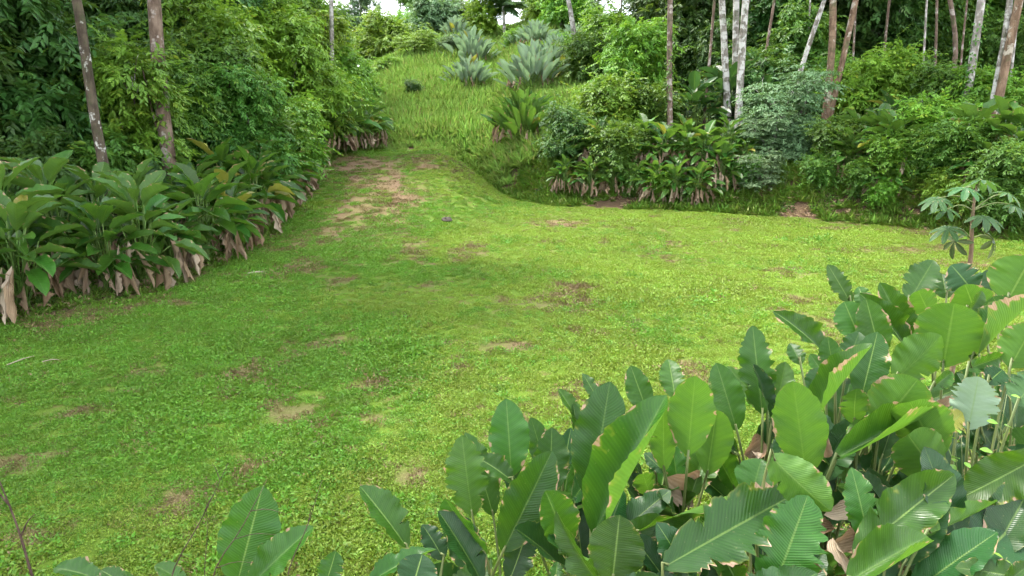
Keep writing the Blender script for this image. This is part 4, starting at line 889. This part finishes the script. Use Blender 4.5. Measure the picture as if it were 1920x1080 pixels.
TT = [
 dict(u0=203, u1=137, Y=16.8, r0=.13, bark='bark_dark', vb=295, h=14, csc=.95, label='leaning dark trunk with white lichen patches on the left', bends=1.2),
 dict(u0=318, u1=290, Y=19.6, r0=.205, bark='bark_brown', vb=300, h=17, csc=1.2, label='thick straight brown-grey tree trunk on the left', vine=True, forks=((.13, -30, -200, .22),)),
 dict(u0=622, u1=619, Y=38, r0=.13, bark='bark_grey', vb=200, h=16, csc=.9, label='slim pale grey trunk left of the hill'),
 dict(u0=437, u1=434, Y=40, r0=.13, bark='bark_grey', vb=200, h=17, csc=1.0, label='distant grey trunk showing above the yellow-green tree'),
 dict(u0=222, u1=218, Y=34, r0=.14, bark='bark_grey', vb=230, h=16, csc=1.0, label='distant grey trunk between the two near left trunks', mat='dark'),
 dict(u0=1092, u1=1062, Y=48, r0=.19, bark='bark_grey', vb=170, h=12, csc=.72, label='slim trunk leaning left on the right side of the hill', mat='blue', forks=((.55, 35, -95, .5), (.7, -45, -70, .5)), bends=1.4),
 dict(u0=1258, u1=1256, Y=31.3, r0=.13, bark='bark_brown', vb=275, h=17, csc=1.0, label='mossy straight slender trunk right of centre', vine=True),
 dict(u0=1166, u1=1165, Y=52, r0=.10, bark='bark_white', vb=100, h=10, csc=.6, label='thin pale forked trunk behind the bright bushy tree', forks=((.45, 35, -60, .6), (.45, -28, -60, .6))),
 dict(u0=1368, u1=1357, Y=33.6, r0=.17, bark='bark_white', vb=255, h=17, csc=1.1, label='white lichen-covered trunk, left of the close pair', forks=((.38, -75, -75, .4),), bends=1.0),
 dict(u0=1381, u1=1388, Y=32.6, r0=.175, bark='bark_white', vb=290, h=17, csc=1.1, label='white trunk with forking limbs, right of the close pair', forks=((.40, 55, -180, .55), (.5, 30, -140, .5), (.33, 40, -160, .4)), bends=1.6),
 dict(u0=1374, u1=1378, Y=35.0, r0=.17, bark='bark_white', vb=265, h=17, csc=1.0, label='white trunk half hidden behind the close pair'),
 dict(u0=1462, u1=1545, Y=32.5, r0=.12, bark='bark_white', vb=225, h=13, csc=.8, label='thin pale trunk slanting to the right', bends=.3),
 dict(u0=1543, u1=1563, Y=31.5, r0=.165, bark='bark_tan', vb=262, h=16, csc=1.1, label='brown trunk with reddish bark, left and straighter of the leaning pair', bends=.7),
 dict(u0=1546, u1=1604, Y=32, r0=.14, bark='bark_tan', vb=255, h=16, csc=1.0, label='brown trunk leaning right, splitting from the pair at its foot', bends=1.2),
 dict(u0=1538, u1=1545, Y=45, r0=.15, bark='bark_grey', vb=200, h=16, csc=1.0, label='grey trunk standing behind the leaning brown pair', mat='dark'),
 dict(u0=1452, u1=1467, Y=44, r0=.12, bark='bark_brown', vb=190, h=15, csc=1.0, label='thin brown trunk left of the slanting pale trunk', mat='dark'),
 dict(u0=1486, u1=1494, Y=46, r0=.14, bark='bark_tan', vb=190, h=15, csc=1.0, label='brown trunk in the shade right of the slanting pale trunk foot', mat='dark'),
 dict(u0=1678, u1=1712, Y=42, r0=.12, bark='bark_grey', vb=150, h=14, csc=.9, label='thin grey trunk rising behind the round yellow-green bush', mat='dark', forks=((.35, 60, -120, .6),), bends=1.0),
 dict(u0=1773, u1=1783, Y=32, r0=.11, bark='bark_brown', vb=215, h=13, csc=.9, label='crooked thin trunk between the round bush and the pale trunk', mat='dark', bends=3.0),
 dict(u0=1808, u1=1838, Y=28.5, r0=.165, bark='bark_grey', vb=215, h=17, csc=1.1, label='pale straight trunk leaning slightly right near the right edge', bends=.4, vine=True),
 dict(u0=1850, u1=1882, Y=26.5, r0=.115, bark='bark_white', vb=240, h=16, csc=1.0, label='mottled crooked trunk, left of the pair at the right edge', bends=2.0),
 dict(u0=1860, u1=1908, Y=26.0, r0=.16, bark='bark_tan', vb=240, h=16, csc=1.0, label='brown trunk with small lichen spots, right of the pair at the right edge', bends=.6),
]
for d in TT:
    if d['u0'] > 1200: d['h'] += 3; d['csc'] *= .75
    tall_tree(**d)
for (x, y, r0, lab) in ((-11.6, 9.6, .2, 'unseen tall tree added left of the clearing to shade the lawn'), (-14.5, 5.0, .22, 'unseen tall tree added left of the camera to shade the near lawn')):  # unseen trees, added so their crowns shade the near left lawn
    e = empty('tall_tree', (x, y, hz(x, y)), lab, 'tree'); ob('trunk', quads_clean('trunk', *tube(spline([(0, 0, -.2), (.2, 0, 6), (.3, .1, 13)], 14), list(np.linspace(r0 * 1.2, r0 * .5, 14)), 9, .1)), M['bark_brown'], e)
    c = ob('crown', KIND['canopy1'][1], M['mid'], e); c.location = (.3, .1, 10.0); c.scale = (1.15, 1.15, 1.0)
# tall trees further in, which close the canopy over both forests
for i, (u, Y, b) in enumerate(((60, 26, 'bark_dark'), (-60, 20, 'bark_dark'), (120, 40, 'bark_grey'), (520, 50, 'bark_grey'), (30, 34, 'bark_grey'))):
    tall_tree(u, u - 20, Y, .16, b, 'tall trunk standing deep in the left forest, %s' % nthw(sorted((-60, 30, 60, 120, 520)).index(u)), vb=250, h=16 + i % 3, csc=1.15, mat='dark', group='tall trunks deep in the left forest')
for i, (u, Y, b) in enumerate(((1300, 46, 'bark_brown'), (1415, 50, 'bark_grey'), (1620, 48, 'bark_brown'), (1660, 55, 'bark_grey'), (1760, 47, 'bark_brown'), (1830, 52, 'bark_grey'), (1930, 40, 'bark_brown'), (1990, 33, 'bark_tan'), (2060, 28, 'bark_grey'), (1345, 58, 'bark_grey'), (1320, 34.5, 'bark_grey'), (1425, 36, 'bark_brown'), (1505, 37, 'bark_grey'), (1595, 36.5, 'bark_grey'), (1650, 38.5, 'bark_brown'), (1725, 35, 'bark_grey'), (1752, 33, 'bark_grey'), (1795, 36, 'bark_grey'), (1890, 32, 'bark_grey'))):
    tall_tree(u, u + rt.uniform(0, 34), Y, .15 if Y > 45 else rt.uniform(.05, .08), 'bark_brown' if i % 3 else b, 'slender trunk standing deep in the right forest, %s' % nthw(sorted((1300, 1415, 1620, 1660, 1760, 1830, 1930, 1990, 2060, 1345, 1320, 1425, 1505, 1595, 1650, 1725, 1752, 1795, 1890)).index(u)), vb=210, h=15 + i % 3, csc=.95 if i < 10 else .6, bends=1.5, mat='dark', group='slender trunks deep in the right forest')
for i, (u, Y) in enumerate(((680, 88), (745, 92), (800, 90), (860, 95), (1035, 92), (1100, 90), (1190, 84), (1230, 78))):
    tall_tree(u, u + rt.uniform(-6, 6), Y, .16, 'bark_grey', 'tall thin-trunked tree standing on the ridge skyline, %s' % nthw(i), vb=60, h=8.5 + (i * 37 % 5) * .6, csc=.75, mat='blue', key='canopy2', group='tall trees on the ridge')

# --- palms
def frond_mesh(seed, n=44, L=2.6, lw=.72, droop=.9):
    r = np.random.default_rng(seed); t = np.linspace(.12, 1, n); parts = []
    cx = t * L * .92; cz = .75 * t * L * .45 - droop * (t ** 2) * L * .42
    for sg in (-1, 1):
        base = np.stack([cx, np.zeros(n), cz], 1); ln = lw * np.sin(np.pi * np.clip(t * .9 + .08, 0, 1)) ** .6
        d = np.stack([np.full(n, .45), np.full(n, sg * .9), np.full(n, -.35)], 1) + r.normal(0, .1, (n, 3))
        parts.append(leaf_quads(base, d, np.tile([0, 0, 1.0], (n, 1)), ln, np.full(n, .085), .1, .25))
    s = np.linspace(0, 1, 8); rib = tube([(a * L * .92, 0, .75 * a * L * .45 - droop * a * a * L * .42) for a in s], list(np.linspace(.03, .006, 8)), 4)
    V, Fq = join_np(parts); V2, F2 = join_np([(V, Fq), rib])
    me = quads_clean('frond', V2, F2, False); a = me.attributes.new('tint', 'FLOAT', 'POINT'); a.data.foreach_set('value', np.r_[np.repeat(r.random(2 * n), 6), np.full(len(rib[0]), .9)].astype(np.float32)); return me
FR = [frond_mesh(1), frond_mesh(2, droop=1.2), frond_mesh(3, droop=.6)]
def palm(loc, h, sc, nf, label, mat='palm', tr=.12):
    e = empty('palm', loc, label, 'palm'); r = random.Random(int(loc[0] * 10))
    pts = spline([(0, 0, -.2), (r.uniform(-.1, .1), 0, h * .5), (r.uniform(-.2, .2), 0, h)], 8)
    ob('trunk', quads_clean('trunk', *tube(pts, list(np.linspace(tr * 1.2, tr * .8, 8)), 8, .1)), M['bark_grey'], e)
    for q in range(nf):
        a = q * 2.4; pit = rad(r.uniform(-35, 30) if q > 2 else -60)
        o = ob('frond', FR[q % 3], M[mat], e); o.matrix_basis = Matrix.Translation(pts[-1]) @ Matrix.Rotation(a, 4, 'Z') @ Matrix.Rotation(pit, 4, 'Y') @ Matrix.Scale(sc, 4)
palm(by_u(946, 70, 60), 3.25, 1.0, 20, 'tall palm in silhouette on the skyline, left of the palm group', tr=.16)
palm(by_u(990, 80, 60), 2.2, .9, 13, 'shorter palm on the skyline right of the tall palm')
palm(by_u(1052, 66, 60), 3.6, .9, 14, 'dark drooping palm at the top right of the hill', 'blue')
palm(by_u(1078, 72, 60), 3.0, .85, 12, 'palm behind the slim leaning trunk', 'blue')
palm(by_u(640, 56, 90), 1.8, .7, 11, 'small bright palm-like plant at the left of the hilltop')
palm(by_u(252, 24, 150), 2.8, 1.1, 12, 'feathery understory palm beside the thick brown trunk')
palm(by_u(312, 18.4, 300), .9, .55, 9, 'low feathery palm at the foot of the thick brown trunk')
palm(by_u(345, 26, 100), 4.0, 1.0, 11, 'feathery palm right behind the thick brown trunk')

# ------------------------------------------------------------------ sapling with hand-shaped leaves
def palmate(seed, lobes=9):
    r = random.Random(seed); V, Fs, uv = [], [], []
    for q in range(lobes):
        a = -math.pi * .86 + 2 * math.pi * .86 * q / (lobes - 1); L = (.62 + .42 * math.cos(a * .5) ** 1.0) * r.uniform(.92, 1.05); n0 = len(V); nv, nu = 9, 4
        for j in range(nv + 1):
            v = j / nv; wd = (.030 + .135 * math.sin(math.pi * min(1, (v ** 1.5) * .96)) ** .8) * L * 1.05
            if j == nv: wd = .012
            for i in range(nu + 1):
                s = i / nu * 2 - 1; rr_ = v * L; drop = -.42 * (v ** 1.7) * L - .05 * v; lat = s * wd
                x = math.sin(a) * rr_ + math.cos(a) * lat; y = math.cos(a) * rr_ - math.sin(a) * lat
                V.append((x, y, drop + .28 * abs(lat) + .012 * math.sin(v * 30 + q))); uv.append((i / nu, v))
        for j in range(nv):
            for i in range(nu): k = n0 + j * (nu + 1) + i; Fs.append((k, k + 1, k + nu + 2, k + nu + 1))
    return mesh_np('palmate', np.array(V), np.array(Fs), uv=np.array(uv), smooth=True)
PM = [palmate(1), palmate(2, 8), palmate(3, 7)]
M['cec'] = broadleaf('sapling_leaf', (.024, .085, .022), (.042, .125, .032), (.07, .15, .045), (.16, .32, .04), edge=.1, gloss=.42)
M['cecdark'] = broadleaf('sapling_old_leaf', (.030, .060, .022), (.07, .10, .03), (.08, .10, .04), (.10, .14, .03), edge=.9, gloss=.5)
Yc = 7.0; sb = P(1818, 500, Yc); sz0 = hz(sb.x, Yc)
sap = empty('sapling', (sb.x, Yc, sz0), 'slender sapling with large hand-shaped leaves at the right', 'sapling')
o0 = Vector((sb.x, Yc, sz0))
tp = [P(u, v, Yc) - o0 for u, v in ((1818, 500), (1822, 430), (1826, 380), (1832, 345))]
spn = spline([Vector((-.02, 0, -.1)), tp[0] * .5, tp[0], tp[1], tp[2], tp[3]], 16)
ob('trunk', quads_clean('trunk', *tube(spn, list(np.linspace(.030, .011, 16)), 8, .06)), M['bark_tan'], sap)
for (u, v, dY, R, trunkv, yaw, tilt, roll_, mk, mt) in ((1842, 338, -.05, .23, 352, 0, 14, 8, 0, 'cec'), (1812, 352, -.22, .22, 372, 170, 10, -6, 1, 'cec'), (1758, 372, -.1, .20, 385, 95, 18, -14, 0, 'cec'), (1776, 392, -.05, .18, 400, 120, 12, -12, 2, 'cec'),
  (1846, 406, -.22, .23, 428, 200, 14, 4, 0, 'cec'), (1890, 362, .0, .20, 390, -80, 18, 14, 1, 'cec'), (1900, 384, -.1, .20, 402, -95, 16, 12, 0, 'cec'), (1778, 428, -.05, .21, 445, 110, 26, -10, 1, 'cec'),
  (1850, 345, .15, .22, 355, 20, -16, 4, 2, 'cec'), (1790, 452, .02, .20, 448, 100, 72, -10, 2, 'cecdark'), (1862, 450, .02, .21, 440, -90, 70, 10, 2, 'cecdark')):
    c = P(u, v, Yc + dY) - o0; k = min(range(16), key=lambda i: abs((spn[i] + o0 - P(1822, trunkv, Yc)).length))
    pm = spline([spn[k], spn[k].lerp(c, .5) + Vector((0, 0, .05)), c], 6)
    lf = ob('leaf', PM[mk], M[mt], sap); lf.matrix_basis = Matrix.Translation(c) @ Matrix.Rotation(rad(yaw), 4, 'Z') @ Matrix.Rotation(rad(-tilt), 4, 'X') @ Matrix.Rotation(rad(roll_), 4, 'Y') @ Matrix.Scale(R * .88, 4)
    keep_place(ob('stalk', quads_clean('stalk', *tube(pm, list(np.linspace(.008, .005, 6)), 5)), M['stalk']), lf)

# ------------------------------------------------------------------ pale weeds among the plants, bottom right
def small_leaf():
    V, Fq, uv = blade(900, 4, 7, .15, .2, .03, .1, .02, slim=.8); return mesh_np('weed_leaf', V, Fq, tint=np.random.default_rng(3).random(len(V)) * .2 + .4, uv=uv, smooth=True)
WL = small_leaf(); rw = random.Random(12)
for (u, v, Y, hh, nst, lab) in ((1800, 930, 3.9, .75, 6, 'pale green weed with thin stems among the plants at the lower right'), (1880, 800, 4.05, .85, 6, 'taller pale green weed at the right edge of the bed'), (1835, 1010, 3.45, .62, 5, 'lower pale green weed near the bottom right corner'), (1660, 905, 4.25, .40, 4, 'small weed in the gap under the striped horizontal leaf')):
    top = P(u, v, Y); x, y = top.x, top.y; z = hz(x, y); base = Vector((x, y, z)); e = empty('weed', base, lab, 'weed')
    H = max(.25, top.z - z)
    for q in range(nst):
        a = q * 2.4 + rw.uniform(-.4, .4); sp_ = rw.uniform(.10, .28)
        en = Vector((math.cos(a) * sp_, math.sin(a) * sp_ - .05, H * rw.uniform(.8, 1.12))); pts = spline([(0, 0, -.02), en * .55 + Vector((0, 0, .06)), en], 8)
        ob('stem', quads_clean('stem', *tube(pts, list(np.linspace(.006, .002, 8)), 4)), M['stalk'], e)
        for j in range(11):
            f = .45 + .55 * j / 10; p_ = pts[min(7, int(f * 7))]; b = a + (1.4 if j % 2 else -1.4) + rw.uniform(-.5, .5)
            d = Vector((math.cos(b), math.sin(b), rw.uniform(-.35, .35))).normalized(); L = rw.uniform(.055, .105)
            ob('leaf', WL, M['weed'], e, leaf_matrix(p_ + d * .02, p_ + d * L, L * .45, rw.uniform(-30, 30), 1, Vector((0, -.4, 1))))

# ------------------------------------------------------------------ bare twigs, sticks, fallen branch, stone
def twig(name, pts, r0, r1, label, cat, mat='twig', side=()):
    root = Vector(pts[0]); e = empty(name, root, label, cat); sp = spline([Vector(p) - root for p in pts], 14)
    ob('stem', quads_clean('stem', *tube(sp, list(np.linspace(r0, r1, 14)), 6, .2)), M[mat], e)
    for i, d, L in side:
        s = sp[i]; d = Vector(d).normalized(); ob('side_twig', quads_clean('side_twig', *tube(spline([s, s + d * L * .5 + Vector((0, 0, .02)), s + d * L], 6), list(np.linspace(r0 * .45, r1 * .6, 6)), 5, .2)), M[mat], e)
def dry(u0, v0, u1, v1, Y, dY, r0, label, side=()):
    a = P(u0, v0, Y); b = P(u1, v1, Y + dY); dn = (a - b); f = max(0, (a.z - hz(a.x, a.y)) / max(.2, -dn.z)); foot = a + dn * min(f, 1.2) * .8
    foot.z = hz(foot.x, foot.y) - .02
    twig('bare_twig', [foot, a.lerp(foot, .4) + Vector((.02, 0, 0)), a, a.lerp(b, .5) + Vector((.012, 0, .01)), b], r0, r0 * .25, label, 'twig', side=side)
dry(62, 1085, -6, 890, 3.2, .1, .012, 'dark bare twig rising at the bottom left corner', ((11, (-.6, .2, .5), .25), (9, (.4, .1, .6), .15)))
dry(320, 1085, 428, 868, 3.1, .1, .006, 'thin bare twig left of the tall upright leaf', ((10, (.5, 0, .8), .15), (12, (-.3, 0, .9), .10)))
dry(398, 1085, 498, 905, 3.0, .1, .006, 'thin dark twig crossing in front of the tall upright leaf', ((9, (.9, 0, .1), .22), (11, (.9, 0, -.1), .18), (7, (.9, 0, .15), .2)))
dry(538, 1085, 604, 900, 3.1, .1, .0055, 'thin bare twig right of the tall upright leaf', ((10, (.3, 0, .9), .12),))
dry(384, 1085, 386, 925, 3.3, .05, .004, 'faint straight twig between two bare twigs at the bottom left')
def stick(u0, v0, u1, v1, r0, label, mat='pale', lift=.03):
    a, b = G(u0, v0), G(u1, v1); a.z += lift; b.z += lift; m = a.lerp(b, .5) + Vector((0, .03, .01)); twig('fallen_stick', [a, m, b], r0, r0 * .6, label, 'stick', mat)
stick(12, 690, 65, 672, .012, 'longer pale dry stick lying on the lawn at the left edge')
stick(80, 683, 112, 679, .010, 'shorter pale dry stick lying on the lawn at the left')
stick(465, 516, 500, 512, .03, 'pale flat stick on the lawn near the left hedge')
a, b, c = G(1568, 412), P(1535, 385, 26.0), P(1500, 352, 27.5)
twig('fallen_branch', [a + Vector((0, 0, .03)), b, c], .03, .018, 'grey fallen branch leaning from the shrub onto the lawn edge', 'branch', 'bark_grey', ((9, (-.3, .2, -.8), .5), (6, (.2, -.2, -.9), .5), (11, (-.8, .1, .3), .6)))
def stone(u, v, s, label):
    r = np.random.default_rng(int(u)); p = G(u, v); V, Fs = [], []; k, n = 9, 6
    for j in range(n + 1):
        th = math.pi * j / n
        for i in range(k):
            ph = 2 * math.pi * i / k; q = s * (1 + .45 * (r.random() - .5)) if 0 < j < n else s
            V.append((q * math.sin(th) * math.cos(ph) * 1.3, q * math.sin(th) * math.sin(ph), q * math.cos(th) * .75 + s * .4))
    for j in range(n):
        for i in range(k): Fs.append((j * k + i, (j + 1) * k + i, (j + 1) * k + (i + 1) % k, j * k + (i + 1) % k))
    o = ob('stone', quads_clean('stone', np.array(V), np.array(Fs), False), M['stone']); o.location = p; props(o, label, 'stone')
stone(838, 416, .14, 'small dark stone lying on the grass slope beside the track')
print('objects', len(SC.objects), 'unique tris', sum(len(m.loops) - 2 * len(m.polygons) for m in bpy.data.meshes))
